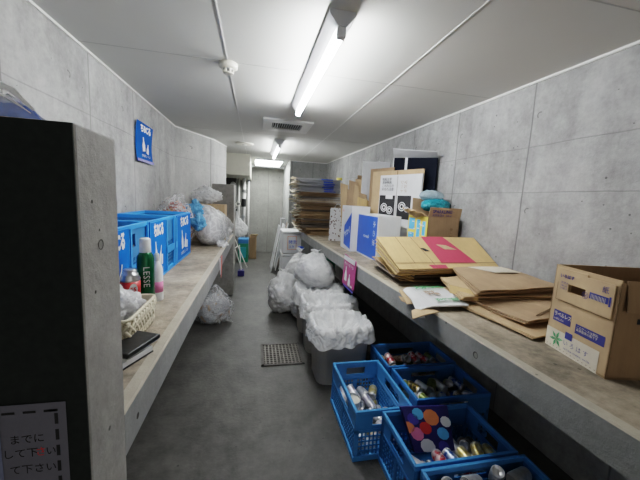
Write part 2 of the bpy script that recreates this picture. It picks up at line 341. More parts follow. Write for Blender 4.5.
# air vent
r = thing('air_vent', 'white square ceiling vent with slatted grey grille', 'vent', (.35, 3.93, H))
mb = MB()
x0, x1, y0, y1 = .06, .64, 3.62, 4.2
for a, b_, c, d in ((x0, x1, y0, y0+.13), (x0, x1, y1-.13, y1), (x0, x0+.11, y0+.13, y1-.13), (x1-.11, x1, y0+.13, y1-.13)): mb.box(a, b_, c, d, H-.022, H)
mb.build('frame', M['vent'], r, bevel=.004)
MB().box(x0+.1, x1-.1, y0+.12, y1-.12, H-.004, H).build('backing', M['dark'], r)
for k in range(13):
    x = x0+.125+k*.0275
    MB().box(x-.004, x+.004, y0+.13, y1-.13, H-.018, H-.004).build('slat', M['slat'], r)
r = thing('smoke_detector', 'round cream smoke detector on the ceiling joint', 'smoke detector', (-.205, 2.31, H))
T = Matrix.Translation((-.205, 2.31, H)) @ Matrix.Rotation(PI, 4, 'X')
MB().lathe([(.062, 0), (.062, .028), (.052, .036), (.03, .038)], 28, T).build('base', M['cream'], r, smooth=True)
MB().lathe([(.034, .036), (.034, .044), (.012, .046)], 20, T).build('sensor_core', M['slat'], r)
for k in range(6):
    a = k*PI/3; MB().box(.028, .036, -.006, .006, .036, .066, T @ Matrix.Rotation(a, 4, 'Z')).build('guard', M['cream'], r)
MB().lathe([(.036, .062), (.036, .068), (.02, .07)], 20, T).build('cap', M['cream'], r)
r = thing('round_ceiling_plate', 'flat round cover plate on the ceiling behind the vent', 'ceiling plate', (-.21, 5.5, H))
T = Matrix.Translation((-.21, 5.5, H)) @ Matrix.Rotation(PI, 4, 'X')
MB().lathe([(.15, 0), (.15, .010), (.13, .02), (.05, .024)], 32, T).build('plate', M['cream'], r)
MB().lathe([(.04, .02), (.035, .032), (.01, .034)], 20, T).build('centre_boss', M['vent'], r)

# floor drain
r = thing('drain_grate', 'square dark iron drain grate set in the floor', 'drain grate', (.29, 2.98, 0))
mb = MB(); x0, x1, y0, y1 = .085, .505, 2.76, 3.2
for a in (0, 1):
    mb.box(x0, x1, (y0, y1-.025)[a], (y0+.025, y1)[a], 0, .009); mb.box((x0, x1-.025)[a], (x0+.025, x1)[a], y0, y1, 0, .009)
mb.build('frame', M['iron'], r)
mb = MB()
for k in range(1, 11):
    x = x0+.01+k*(x1-x0-.02)/11; mb.box(x-.0065, x+.0065, y0+.02, y1-.02, .001, .007)
    y = y0+.01+k*(y1-y0-.02)/11; mb.box(x0+.02, x1-.02, y-.0065, y+.0065, .001, .0075)
mb.build('grid_bars', basic('worn_iron', (.13, .12, .105), .55, .3, var=.3), r)
MB().box(x0+.01, x1-.01, y0+.01, y1-.01, .0005, .0012).build('pit', M['dark'], r)  # flat near-black sheet paints the shade of a pit under the bars

# ------------------------------------------------------------------ signs
def bottle_pts(cx, y0, w, h):
    return [(cx-w/2, y0), (cx+w/2, y0), (cx+w/2, y0+h*.45), (cx+w*.18, y0+h*.75), (cx+w*.18, y0+h), (cx-w*.18, y0+h), (cx-w*.18, y0+h*.75), (cx-w/2, y0+h*.45)]
def recycle_face(parent, T, w, h, nm='pictogram'):
    mb = MB(); z = .0025
    # tilted white bottle shapes and a can
    R = T @ Matrix.Translation((w*.46, h*.26, 0))
    poly(mb, R @ Matrix.Rotation(.16, 4, 'Z'), bottle_pts(-w*.10, 0, w*.13, h*.42), z)
    poly(mb, R @ Matrix.Rotation(-.30, 4, 'Z'), bottle_pts(w*.07, 0, w*.11, h*.33), z)
    poly(mb, R @ Matrix.Rotation(-.1, 4, 'Z'), [(w*.16, -h*.03), (w*.26, -h*.03), (w*.26, h*.15), (w*.16, h*.15)], z)
    mb.build(nm, M['white'], parent)
    text('ちBCる', h*.24, T @ Matrix.Translation((w*.5, h*.76, z)), M['white'], parent, sx=w/h*.78, bold=.005, align='CENTER')
    text('飲料用ビン・カン', h*.085, T @ Matrix.Translation((w*.5, h*.11, z)), M['white'], parent, sx=w/h*.75, align='CENTER')
# wall poster, slightly curled
y0, y1, z0, z1 = 3.15, 3.61, 1.885, 2.25
o = thing('wall_poster', 'blue recycling poster with white lettering pinned to the left wall', 'poster', (-1.09, 3.38, 1.885))
mb = MB(); grid(mb, lambda u, v: Vector((-1.088 + .022*abs(v-.45)**1.6*2 + .004*math.sin(u*4), y0+(y1-y0)*u + .03*(1-v)*(u-.2)*0, z0+(z1-z0)*v)), 8, 10)
mb.build('sheet', M['poster_blue'], o)
T = frame((-1.082, y0, z0), (0, 1, 0), (1, 0, 0)); w, h = y1-y0, z1-z0
mb = MB(); z = .004
poly(mb, T @ Matrix.Translation((w*.48, h*.30, 0)) @ Matrix.Rotation(.12, 4, 'Z'), bottle_pts(-w*.06, 0, w*.15, h*.36), z)
poly(mb, T @ Matrix.Translation((w*.58, h*.26, 0)) @ Matrix.Rotation(-.2, 4, 'Z'), bottle_pts(w*.05, 0, w*.13, h*.26), z)
mb.build('pictogram', M['white'], o)
text('ちBCる', h*.22, T @ Matrix.Translation((w*.5, h*.78, .012)), M['white'], o, sx=1.1, bold=.004, align='CENTER')
text('飲料用ビン・カン', h*.075, T @ Matrix.Translation((w*.5, h*.14, .012)), M['white'], o, sx=1.05, align='CENTER')
mb = MB(); rect(mb, T, 0, w, 0, h*.07, .012); mb.build('bottom_band', M['purple'], o)
# notices on the dark face of the near partition
o = thing('paper_notice', 'white notice sheet with dashed black border and handwriting on the dark partition', 'notice', (-.45, .667, .9))
T = frame((-.604, .666, .848), (1, 0, 0), (0, -1, 0))
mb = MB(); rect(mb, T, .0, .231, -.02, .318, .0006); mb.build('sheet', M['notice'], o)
mb = MB()
for k in range(6): rect(mb, T, .012+k*.036, .012+k*.036+.022, .298, .303, .0012)
for k in range(9): rect(mb, T, .210, .2165, .27-k*.036, .27-k*.036+.024, .0012)
rect(mb, T, .2, .2165, .298, .303, .0012); mb.build('dashed_border', M['black_ink'], o)
text('までに', .022, T @ Matrix.Translation((.128, .234, .0012)), M['black_ink'], o, sx=.95)
text('して下', .022, T @ Matrix.Translation((.115, .203, .0012)), M['black_ink'], o, sx=.95)
text('さ', .022, T @ Matrix.Translation((.172, .203, .0012)), M['red'], o, sx=.9, name='red_lettering')
text('い', .022, T @ Matrix.Translation((.190, .203, .0012)), M['black_ink'], o, sx=.9)
text('て下さい', .022, T @ Matrix.Translation((.125, .166, .0012)), M['black_ink'], o, sx=.95)
mb = MB(); rect(mb, T, -.16, .116, .00, .3165, .003); o2 = mb.build('paper_notice', M['paper_blue'], origin=(-.6, .663, .87))
tag(o2, 'bluish notice sheet overlapping the left side of the dashed one on the dark partition', 'notice')

# ------------------------------------------------------------------ plastic bags
def crumple(p, s, k):
    q = p + Vector((noise.noise(p*1.7+Vector((5, 0, 0))), noise.noise(p*1.7), noise.noise(p*1.7+Vector((0, 9, 0)))))*.35
    d, _ = noise.voronoi(q*s); e = min(1., (d[1]-d[0])*1.1)
    d2, _ = noise.voronoi(q*s*2.3+Vector((7, 3, 1))); e2 = min(1., (d2[1]-d2[0])*1.3)
    return ((e-.35) + (e2-.35)*.35)*k*.75 + noise.noise(p*s*.4)*k*.9
def blob(c, r, seed, crease=5., amp=.05, floor=None, top=0.3, sub=5, pleat=.05, lean=(0, 0), squash=1.):
    bm = bmesh.new(); bmesh.ops.create_icosphere(bm, subdivisions=sub, radius=1.); mb = MB(); bm.verts.ensure_lookup_table()
    cs = Vector(c); rr = min(r); out = []
    for v in bm.verts:
        p = v.co.copy(); z = p.z
        a = math.atan2(p.y, p.x)
        hr = math.sqrt(max(0, 1-z*z))
        q = Vector((p.x, p.y, p.z))
        if z > 0 and top > 0:   # gather towards the neck
            k = 1-top*z**1.5; q.x *= k; q.y *= k; q.z = z*(1+top*.35*z**3)
            pl = 1 + pleat*math.sin(a*11+seed)*z*z; q.x *= pl; q.y *= pl
        if z < 0 and squash: # heavy, wide bottom
            q.x *= 1+.16*(-z)*squash; q.y *= 1+.16*(-z)*squash
        d = crumple(Vector((p.x*r[0], p.y*r[1], p.z*r[2]))/max(r)*1.0 + Vector((seed*3.1, seed, 0)), crease*.5, amp)
        n = p.normalized(); q = Vector((q.x*r[0], q.y*r[1], q.z*r[2])) + n*d*1.0
        q.x += lean[0]*max(0, z)**2; q.y += lean[1]*max(0, z)**2
        w = cs + q
        if floor is not None and w.z < floor: w.z = floor + .002 + .004*abs(noise.noise(w*9))
        out.append(w)
    mb.add(out, [[v.index for v in f.verts] for f in bm.faces]); bm.free(); return mb
def tuft(c, h, w, seed):
    mb = MB(); rnd = random.Random(seed); n = 22
    def P(u, v):
        a = u*2*PI; r = w*(.18 + .9*v**1.4)*(1+.35*math.sin(a*5+seed)*v); return Vector(c) + Vector((r*math.cos(a), r*math.sin(a)*.6, h*v + .25*h*v*math.sin(a*3+seed)))
    return grid(mb, P, n, 6)
def bag(name, label, c, r, seed, mat, cat='plastic bag', floor=None, top=.35, knot=True, contents=None, cmat=None, crease=5., amp=.05, group=None, lean=(0, 0), sub=5):
    o = thing(name, label, cat, (c[0], c[1], floor if floor is not None else c[2]-r[2]), 0, group)
    blob(c, r, seed, crease, amp, floor, top, sub, lean=lean).build('film', mat, o, smooth=True)
    if knot: tuft((c[0]+lean[0], c[1]+lean[1], c[2]+r[2]*(1+top*.30)-.02), r[2]*.20, r[0]*.22, seed).build('knot', mat, o, smooth=True)
    if contents: blob((c[0], c[1], c[2]-r[2]*.12), tuple(x*.80 for x in r), seed+7, 7., amp*1.0, (floor+.008) if floor is not None else None, 0, 4, squash=1).build('contents', cmat, o, smooth=True)
    return o

# bag on top of the near partition
def P(u, v):
    x = -.80 + .375*u; zt = .088*(1-u**2.6)**.7 + .004
    a = v*PI; y = .757 - .075*math.cos(a)*(1-.5*u*u)
    z = 1.724 + zt*math.sin(a)*(1+.22*noise.noise(Vector((u*9, v*5, 3))) ) + .012*noise.noise(Vector((u*22, v*7, 1)))*math.sin(a)
    return Vector((x, y, z))
o = thing('plastic_bag', 'clear bag with blue printing lying on top of the near partition', 'plastic bag', (-.6, .757, 1.722))
mb = MB(); grid(mb, P, 40, 22); mb.build('film', M['bluebag'], o, smooth=True)
mb = MB()
quad([(-.53, .70, 1.778), (-.455, .70, 1.765), (-.425, .71, 1.738), (-.50, .69, 1.80-.005)], .001, 6, .004, mb=mb)
mb.tube([(-.545, .70, 1.800), (-.50, .70, 1.797), (-.45, .705, 1.776), (-.42, .71, 1.745)], [.003, .006, .006, .003], 8)
mb.build('handle_fold', M['bag'], o, smooth=True)

# ------------------------------------------------------------------ blue crates
def lattice(mb, T, w, h, t, nx, ny, bar=.007):
    for i in range(nx+1):
        x = i*w/nx; mb.box(x-bar/2, x+bar/2, 0, h, 0, t, T)
    for j in range(ny+1):
        y = j*h/ny; mb.box(0, w, y-bar/2, y+bar/2, 0, t, T)
def crate(name, label, x0, x1, y0, y1, z0, h, mats, group=None, sign=None, rz=0., loc=None):
    """open crate; parts: base, rim, four lattice side panels, handles, feet"""
    cx, cy = (x0+x1)/2, (y0+y1)/2; r = thing(name, label, 'crate', (cx, cy, z0), rz, group)
    mA, mB = mats; W, D = x1-x0, y1-y0; R = Matrix.Translation((cx, cy, 0)) @ Matrix.Rotation(rz, 4, 'Z') @ Matrix.Translation((-cx, -cy, 0))
    def B(mb, *a): return mb.box(*a, R)
    mb = MB(); B(mb, x0+.012, x1-.012, y0+.012, y1-.012, z0+.012, z0+.02)
    mb.build('base', mB, r)
    mb = MB(); k = .017; zt = z0+h
    B(mb, x0, x1, y0, y0+k, zt-.028, zt); B(mb, x0, x1, y1-k, y1, zt-.028, zt); B(mb, x0, x0+k, y0+k, y1-k, zt-.028, zt); B(mb, x1-k, x1, y0+k, y1-k, zt-.028, zt)
    mb.build('rim', mA, r, bevel=.003)
    mb = MB(); B(mb, x0-.004, x1+.004, y0-.004, y0+k, z0, z0+.035); B(mb, x0-.004, x1+.004, y1-k, y1+.004, z0, z0+.035); B(mb, x0-.004, x0+k, y0+k, y1-k, z0, z0+.035); B(mb, x1-k, x1+.004, y0+k, y1-k, z0, z0+.035)
    mb.build('bottom_frame', mA, r, bevel=.003)
    for (ox, oy, dx, dy, L, nm) in ((x0+.004, y0, 0, 1, D, 'side_panel'), (x1-.014, y0, 0, 1, D, 'side_panel'), (x0, y0+.004, 1, 0, W, 'end_panel'), (x0, y1-.014, 1, 0, W, 'end_panel')):
        nrm = (1, 0, 0) if dy else (0, 1, 0)
        T = R @ frame((ox, oy, z0+.03), (dx, dy, 0), nrm); hh = h-.055
        if T.to_3x3().col[1].z < 0: T = R @ frame((ox+nrm[0]*.010, oy+nrm[1]*.010, z0+.03), (dx, dy, 0), (-nrm[0], -nrm[1], 0))
        mb = MB(); t = .010; post = .026
        for a in (0, L-post): mb.box(a, a+post, 0, hh, 0, t, T)
        mb.box(L/2-post/2, L/2+post/2, 0, hh*.60, 0, t, T)
        # handle zone with a slot in the upper third; lattice below
        hy = hh*.60
        mb.box(0, L, hh*.57, hh*.63, 0, t, T)
        for a, b_ in ((post, L/2-post/2), (L/2+post/2, L-post)):
            ww = b_-a; TT = T @ Matrix.Translation((a, 0, .003)); lattice(mb, TT, ww, hh*.57, .005, max(4, round(ww/.026)), max(3, round(hh*.57/.030)), .009)
        if L > W-.001 or True:
            s0, s1 = L*.30, L*.70
            mb.box(post, s0, hh*.63, hh, .002, t-.002, T); mb.box(s1, L-post, hh*.63, hh, .002, t-.002, T); mb.box(s0, s1, hh*.92, hh, .002, t-.002, T); mb.box(s0, s1, hh*.63, hh*.72, .002, t-.002, T)
        p = mb.build(nm, mB, r)
    return r
# three signed crates on the left shelf
for i, (ya, yb, s0, s1, lab) in enumerate(((2.675, 3.285, 2.745, 3.275, 'blue folding crate at the far end of the row on the left shelf'), (2.06, 2.665, 2.07, 2.42, 'blue folding crate in the middle of the row on the left shelf'), (1.44, 2.05, 1.45, 1.75, 'blue folding crate nearest the partition on the left shelf, partly hidden'))):
    c = crate('folding_crate', lab, -1.075, -.652, ya, yb, 1.0, .42, (M['blue_light'], M['blue']), 'blue folding crates on the left shelf')
    # solid back panels so the crates read as full containers
    sp = MB().box(-.652, -.646, s0, s1, 1.012, 1.412).build('recycling_sign', M['sign_blue'], c)
    T = frame((-.6455, s0, 1.012), (0, 1, 0), (1, 0, 0)); recycle_face(sp, T, s1-s0, .40)
    mb = MB(); w = s1-s0
    for a, b_, cc, d in ((0, w, .394, .40), (0, .006, 0, .40), (w-.006, w, 0, .40), (0, w, 0, .012)): rect(mb, T, a, b_, cc, d, .001)
    mb.build('sign_border', M['blue_light'], sp)
    # latch band in the lattice bay
    l0, l1 = (s1+.01, yb-.01) if s0 - ya < .05 else (ya+.01, s0-.01)
    if i == 0: l0, l1 = 2.68, 2.74
    mb = MB(); mb.box(-.652, -.640, l0, l1, 1.15, 1.20); mb.box(-.652, -.642, l0, l0+.02, 1.02, 1.40); mb.box(-.652, -.642, l1-.02, l1, 1.02, 1.40); mb.build('latch', M['blue_light'], c)
    # things in it: crushed lids level, seen as grey-white contents
    mb = MB(); grid(mb, lambda u, v: Vector((-1.05+.38*u, ya+.03+(yb-ya-.06)*v, 1.27+.03*noise.noise(Vector((u*5+i, v*7, 2))))), 14, 18)
    mb.build('contents', M['junk'], c, smooth=True)

# crates on the floor
G = 'blue plastic crates of cans standing on the floor'
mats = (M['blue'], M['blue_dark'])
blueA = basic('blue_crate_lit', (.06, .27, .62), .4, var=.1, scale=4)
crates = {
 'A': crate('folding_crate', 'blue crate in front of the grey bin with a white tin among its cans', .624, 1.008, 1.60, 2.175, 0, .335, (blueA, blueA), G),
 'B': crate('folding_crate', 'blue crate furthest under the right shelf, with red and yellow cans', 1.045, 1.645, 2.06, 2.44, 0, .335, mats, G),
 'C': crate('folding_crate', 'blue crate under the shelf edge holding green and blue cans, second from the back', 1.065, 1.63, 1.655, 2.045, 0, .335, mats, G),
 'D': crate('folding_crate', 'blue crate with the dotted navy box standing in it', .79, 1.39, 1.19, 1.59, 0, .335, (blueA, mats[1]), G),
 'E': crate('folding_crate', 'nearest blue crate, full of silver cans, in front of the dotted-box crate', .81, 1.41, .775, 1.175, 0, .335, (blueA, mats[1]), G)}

# ------------------------------------------------------------------ cans
def canmat(name, a, b=None, z0=-.02, z1=.02):
    m, nt, bs = new_mat(name); tc = N(nt, 'ShaderNodeTexCoord').outputs['Object']; sep = N(nt, 'ShaderNodeSeparateXYZ'); nt.links.new(tc, sep.inputs[0])
    c = ramp(nt, noise_node(nt, tc, 30, 2), [(.42, a), (.55, b or a)]) if b else None
    f = math_node(nt, 'GREATER_THAN', math_node(nt, 'ABSOLUTE', math_node(nt, 'SUBTRACT', sep.outputs['Z'], .061)), .048)
    nt.links.new(mix(nt, f, c if c else a, (.62, .62, .63)), bs.inputs['Base Color']); inp(bs, 'Metallic', .55); inp(bs, 'Roughness', .3); return m
CM = dict(silver=canmat('can_silver', (.55, .56, .58), (.66, .67, .69)), red=canmat('can_red', (.50, .02, .04), (.72, .55, .55)), yellow=canmat('can_yellow', (.66, .52, .16), (.72, .66, .42)),
          blue=canmat('can_blue', (.02, .10, .45), (.45, .55, .70)), sky=canmat('can_sky', (.06, .42, .72)), green=canmat('can_green', (.16, .22, .06), (.30, .34, .12)), black=canmat('can_black', (.02, .02, .02), (.30, .22, .06)), white=canmat('can_white', (.72, .72, .74), (.55, .5, .6)), brown=canmat('can_brown', (.16, .10, .06), (.5, .4, .3)))
def can_proto(color, crush):
    r = thing('drink_can', '', 'can'); rnd = random.Random(hash(color) % 97 if False else len(color)*7+crush)
    mb = MB(); prof = [(.020, .003), (.024, 0), (.031, .007), (.0331, .014), (.0331, .105), (.031, .112), (.0262, .119), (.0272, .122), (.0255, .1215), (.0245, .117)]
    # refine body for dents
    pr = prof[:4] + [(.0331, .014+.091*k/8) for k in range(1, 8)] + prof[4:]
    mb.lathe(pr, 20)
    if crush:
        for v in mb.v:
            if .012 < v.z < .11:
                d = noise.noise(Vector((v.x*38+crush*5, v.y*38, v.z*24))); k = 1-.30*max(0, d)-.05*crush; v.x *= k; v.y *= k
    mb.build('body', CM[color], r, smooth=True)
    m2 = MB().lathe([(.0245, .1165), (.022, .1155), (.005, .1160)], 20); lid = m2.build('lid', M['lid'], r, smooth=False)
    m3 = MB(); m3.box(-.006, .006, -.013, .008, .1165, .1182); m3.box(-.009, .009, .006, .014, .1158, .1164); m3.build('pull_tab', M['alu'], lid)
    return r
protos = {}
def place_can(color, crush, loc, ax, roll, label, group):
    key = (color, crush)
    if key not in protos: protos[key] = o = can_proto(color, crush)
    else: o = copy_tree(protos[key])
    q = Vector((0, 0, 1)).rotation_difference(Vector(ax).normalized()).to_matrix().to_4x4() @ Matrix.Rotation(roll, 4, 'Z')
    o.matrix_world = Matrix.Translation(Vector(loc) - Vector(ax).normalized()*.061) @ q
    o.name = 'drink_can'; o['label'] = label; o['category'] = 'can'; o['group'] = group
def fill(key, box, layers, palette, where, seed, stand=0., step=.057):
    x0, x1, y0, y1 = box; rnd = random.Random(seed); n = 0
    for L in range(layers):
        z = .058 + L*step; top = L == layers-1
        along_x = (L % 2 == 0)
        la, lb = (x1-x0, y1-y0) if along_x else (y1-y0, x1-x0)
        na, nb = int((la-.02)//.128), int((lb-.02)//.070)
        for i in range(na):
            for j in range(nb):
                if top and rnd.random() < .12: continue
                a = .01 + (la-.02)*(i+.5)/na; b_ = .01 + (lb-.02)*(j+.5)/nb
                x, y = (x0+a, y0+b_) if along_x else (x0+b_, y0+a)
                ax = Vector((1, 0, 0)) if along_x else Vector((0, 1, 0))
                if rnd.random() < .5: ax = -ax
                if top: ax = (ax + Vector((rnd.uniform(-.5, .5), rnd.uniform(-.5, .5), rnd.uniform(-.12, .45)))).normalized()
                if top and rnd.random() < stand: ax = Vector((rnd.uniform(-.9, .1), rnd.uniform(-1.1, -.3), 1)).normalized()
                col = rnd.choice(palette)
                lab = {'silver': 'bare silver', 'red': 'red', 'yellow': 'pale yellow', 'blue': 'dark blue', 'sky': 'sky blue', 'green': 'olive green', 'black': 'black', 'white': 'white', 'brown': 'brown'}[col]
                place_can(col, rnd.choice((0, 1, 2)) if not stand else rnd.choice((0, 1)), (x, y, z + (abs(ax.z)*.03 if top else 0)), ax, rnd.uniform(0, 6), f'{lab} drink can {where}', f'{lab} cans {where}')
ins = lambda x0, x1, y0, y1: (x0+.02, x1-.02, y0+.02, y1-.02)
fill('A', ins(.624, 1.008, 1.60, 2.175), 2, ['silver', 'white', 'white', 'black', 'silver', 'yellow'], 'lying in the crate in front of the grey bin', 3)
fill('B', ins(1.045, 1.645, 2.06, 2.44), 4, ['yellow', 'red', 'brown', 'green', 'brown', 'silver', 'brown'], 'in the crate furthest under the shelf', 5)
fill('C', ins(1.065, 1.63, 1.655, 2.045), 4, ['brown', 'silver', 'sky', 'green', 'green', 'blue', 'brown', 'black'], 'in the crate beside the dark back wall', 8)
fill('D', (.81, 1.37, 1.21, 1.38), 4, ['blue', 'silver', 'blue', 'red', 'silver', 'yellow', 'sky'], 'in front of the dotted navy box', 11)
fill('D', (1.20, 1.37, 1.38, 1.57), 3, ['blue', 'silver', 'silver', 'brown'], 'to the right of the dotted navy box', 12)
fill('E', ins(.81, 1.41, .775, 1.175), 5, ['silver', 'silver', 'silver', 'silver', 'black'], 'in the nearest crate', 14, stand=.55)
# white tin in crate A's near corner
r = thing('round_tin', 'open white round tin among the cans in the lone crate', 'tin', (.70, 1.88, .15))
MB().lathe([(.045, 0), (.048, .004), (.048, .085), (.044, .088), (.044, .06), (.01, .058)], 24, Matrix.Translation((.70, 1.88, .16)) @ Matrix.Rotation(.25, 4, 'X')).build('body', M['white'], r, smooth=False)
MB().lathe([(.044, .07), (.02, .071)], 24, Matrix.Translation((.70, 1.88, .16)) @ Matrix.Rotation(.25, 4, 'X')).build('lining', M['cream'], r)

# dotted navy box standing in crate D
bag('plastic_bag', 'scrap of pale blue film between the slumped bag and the far blue crate', (-.60, 3.50, 1.30), (.07, .09, .09), 21.2, M['bluefilm'], 'plastic bag', None, .1, crease=9, knot=False, amp=.04, sub=4)
o = thing('dotted_box', 'dark navy box printed with coloured discs, standing in a blue crate', 'box', (1.0, 1.5, .1))
A, B_ = Vector((.858, 1.505, .420)), Vector((1.160, 1.50, .402)); Cc, Dd = Vector((1.166, 1.40, .190)), Vector((.915, 1.405, .205))
quad([Dd, Cc, B_, A], .03, 4).build('panel', M['navy'], o)
T = frame(A, B_-A, (B_-A).cross(A-Dd)); w = (B_-A).length; h = (A-Dd).length
if (T.to_3x3() @ Vector((0, 1, 0))).z < 0: T = frame(A, B_-A, (A-Dd).cross(B_-A))
up = (A-Dd).normalized(); nrm = (B_-A).cross(up).normalized(); T = Matrix((( (B_-A).normalized()), up, nrm)).transposed().to_4x4(); T.translation = A
for (u, v, rr, m, nm) in ((.30, .16, .036, 'sky', 'sky_blue_disc'), (.56, .25, .050, 'orange', 'orange_disc'), (.37, .48, .038, 'red', 'red_disc'), (.16, .60, .040, 'pink', 'pink_disc'), (.70, .62, .038, 'sky', 'blue_disc'), (.03, .45, .035, 'orange', 'orange_disc'), (.84, .36, .034, 'paper', 'pale_disc'), (.30, .88, .046, 'paper', 'pale_disc'), (.17, .27, .036, 'purple', 'indigo_disc'), (.63, .90, .034, 'purple', 'indigo_disc')):
    mb = MB(); pts = []
    for k in range(10):
        a = k*2*PI/10; pts.append((min(w, max(0, u*w+rr*1.05*math.cos(a)*.95)), max(-h, min(0, -v*h+rr*.92*math.sin(a)))))
    poly(mb, T, pts, .0165); mb.build(nm, M[m], o)

# ------------------------------------------------------------------ bins with liners
def rrect(cx, cy, hx, hy, r, n=96, p=5.):
    out = []; 
    for i in range(n):
        a = 2*PI*i/n; c, s = math.cos(a), math.sin(a)
        k = (abs(c)**p + abs(s)**p)**(-1/p); out.append((cx+hx*c*k, cy+hy*s*k))
    return out
def bin_(label, llabel, x0, x1, y0, y1, h, seed, drop=.14, flare=.05, heap=0.):
    cx, cy, hx, hy = (x0+x1)/2, (y0+y1)/2, (x1-x0)/2, (y1-y0)/2
    r = thing('waste_bin', label, 'bin', (cx, cy, 0), 0, 'grey bins with white liners')
    mb = MB(); n = 64; rings = []
    for k, z in ((.90, 0), (.90, .0), (.96, h*.6), (1., h-.03), (1.04, h-.03), (1.04, h), (.97, h), (.94, h*.6), (.88, .02)):
        rings.append([(x, y, z) for x, y in rrect(cx, cy, hx*k, hy*k, 0, n)])
    vs = [p for q in rings for p in q]; fs = [(i*n+k, i*n+(k+1) % n, (i+1)*n+(k+1) % n, (i+1)*n+k) for i in range(len(rings)-1) for k in range(n)] + [list(range(n)), [(len(rings)-1)*n+k for k in range(n)]]
    mb.add(vs, fs).build('body', M['grey_plastic'], r, smooth=False)
    l = thing('bin_liner', llabel, 'bin liner', (cx, cy, h-drop), 0, 'white liners over the grey bins')
    nu, nv = 144, 26; mb = MB()
    def P(i, j):
        v = j/nv; a = 2*PI*i/nu; base = (math.cos(a), math.sin(a)); p = 4.5
        kk = (abs(base[0])**p+abs(base[1])**p)**(-1/p)
        nz = noise.noise(Vector((base[0]*3+seed, base[1]*3, 0))); nf = noise.noise(Vector((base[0]*11+seed, base[1]*11, v*4))); cr = crumple(Vector((base[0]*1.5+seed, base[1]*1.5, v*2.)), 2.6, .015)
        if v < .42:      # outside skirt
            t = v/.42; z = h + .012 - (1-t)*(drop*(1+.45*nz)); off = .012 + flare*(1-t)**.6*(.8+.5*nz) + .012*nf + cr*(1-t*.6)
        elif v < .55:    # over the rim
            t = (v-.42)/.13; z = h + .012 + .018*math.sin(PI*t)*(1+nf*1.5) + .01*nf; off = .014 - .045*t + .008*nf
        else:            # inside, falling and closing
            t = (v-.55)/.45; z = h + .012 - .17*math.sin(t*PI/2) + heap*t*t + .03*nf*(1-t) + cr*.9; off = -.03 - t*.12
            s = 1 - .96*max(0, (t-.2)/.8)
            return Vector((cx + (hx*base[0]*kk + off*base[0])*s, cy + (hy*base[1]*kk + off*base[1])*s, z + .010*crumple(Vector((base[0]*s*3, base[1]*s*3, seed)), 3, 1.)))
        return Vector((cx + hx*base[0]*kk*1.04 + off*base[0], cy + hy*base[1]*kk*1.04 + off*base[1], z))
    vs = [P(i, j) for j in range(nv+1) for i in range(nu)]
    mb.add(vs, [(j*nu+i, j*nu+(i+1) % nu, (j+1)*nu+(i+1) % nu, (j+1)*nu+i) for j in range(nv) for i in range(nu)])
    mb.build('film', M['liner'], l, smooth=True)
bin_('nearest grey rectangular bin, beside the blue crates', 'white liner folded over the nearest grey bin', .535, 1.03, 2.37, 2.80, .50, 1.3, .13, .045)
bin_('second grey bin, behind the nearest one', 'white liner over the second grey bin', .53, 1.08, 2.92, 3.30, .52, 4.1, .15, .04, .05)
bin_('third grey bin, furthest under the right shelf', 'white liner over the third and furthest grey bin', .52, 1.08, 3.42, 3.80, .52, 7.7, .15, .05, .10)
# bags heaped behind
bag('rubbish_bag', 'tied white bag piled high on the liner of the third bin', (.78, 3.84, .69), (.27, .26, .23), 2.2, M['bag'], 'rubbish bag', None, .15, crease=6, contents=True, cmat=M['pinkjunk'])
bag('rubbish_bag', 'round white translucent bag standing alone on the floor left of the bins', (.415, 4.22, .275), (.24, .22, .28), 5.5, M['bag'], 'rubbish bag', 0, .22, contents=True, cmat=film('bag_scraps', (.93, .93, .94), 1., .3, 18, patches=[(.88, .84, .84)]), crease=6)
bag('rubbish_bag', 'white bag behind the round one, against the white foam boxes', (.74, 4.95, .36), (.27, .24, .36), 8.1, M['bag'], 'rubbish bag', 0, .2, contents=True, cmat=M['pinkjunk'], crease=6)
bag('rubbish_bag', 'low white bag squeezed between the round bag and the bins', (.61, 3.99, .17), (.12, .13, .18), 9.4, M['bag'], 'rubbish bag', 0, .25)
bag('rubbish_bag', 'white bag under the right shelf behind the third bin', (.98, 4.35, .3), (.26, .28, .30), 12.4, M['bag'], 'rubbish bag', 0, .4)
r = bag('rubbish_bag', 'clear bag of grey and brown packaging on the floor under the left shelf', (-.50, 3.95, .20), (.25, .24, .245), 3.3, M['clearbag'], 'rubbish bag', 0, .35, contents=True, cmat=M['junk'], crease=5, amp=.03, knot=False)
mb = MB(); quad([(-.33, 3.83, .10), (-.25, 3.80, .03), (-.27, 3.84, .01), (-.36, 3.86, .02)], .002, 5, .01, .01, mb=mb); mb.build('corner_tail', M['milky'], r)

# ------------------------------------------------------------------ left shelf small things
# spray bottle
r = thing('spray_bottle', 'tall dark green aluminium spray bottle with frosted cap, on the left shelf', 'bottle', (-.535, 1.64, 1.0))
TB = Matrix.Translation((-.535, 1.64, 1.0))
MB().lathe([(.032, .0), (.0395, .005), (.0395, .268), (.036, .285), (.026, .302), (.022, .306)], 32, TB).build('body', M['bottle_green'], r, smooth=True)
MB().lathe([(.0255, .300), (.0265, .303), (.0255, .366), (.019, .374)], 24, TB).build('frosted_cap', M['clear'], r, smooth=True)
dv = Vector((.36, -.93, 0)).normalized(); xx = Vector((0, 0, -1))
TT = frame(Vector((-.535, 1.64, 1.235)) + dv*.0402, xx, dv)
text('LESSE', .040, TT @ Matrix.Translation((0, -.012, 0)), M['steel'], r, spacing=1.1)
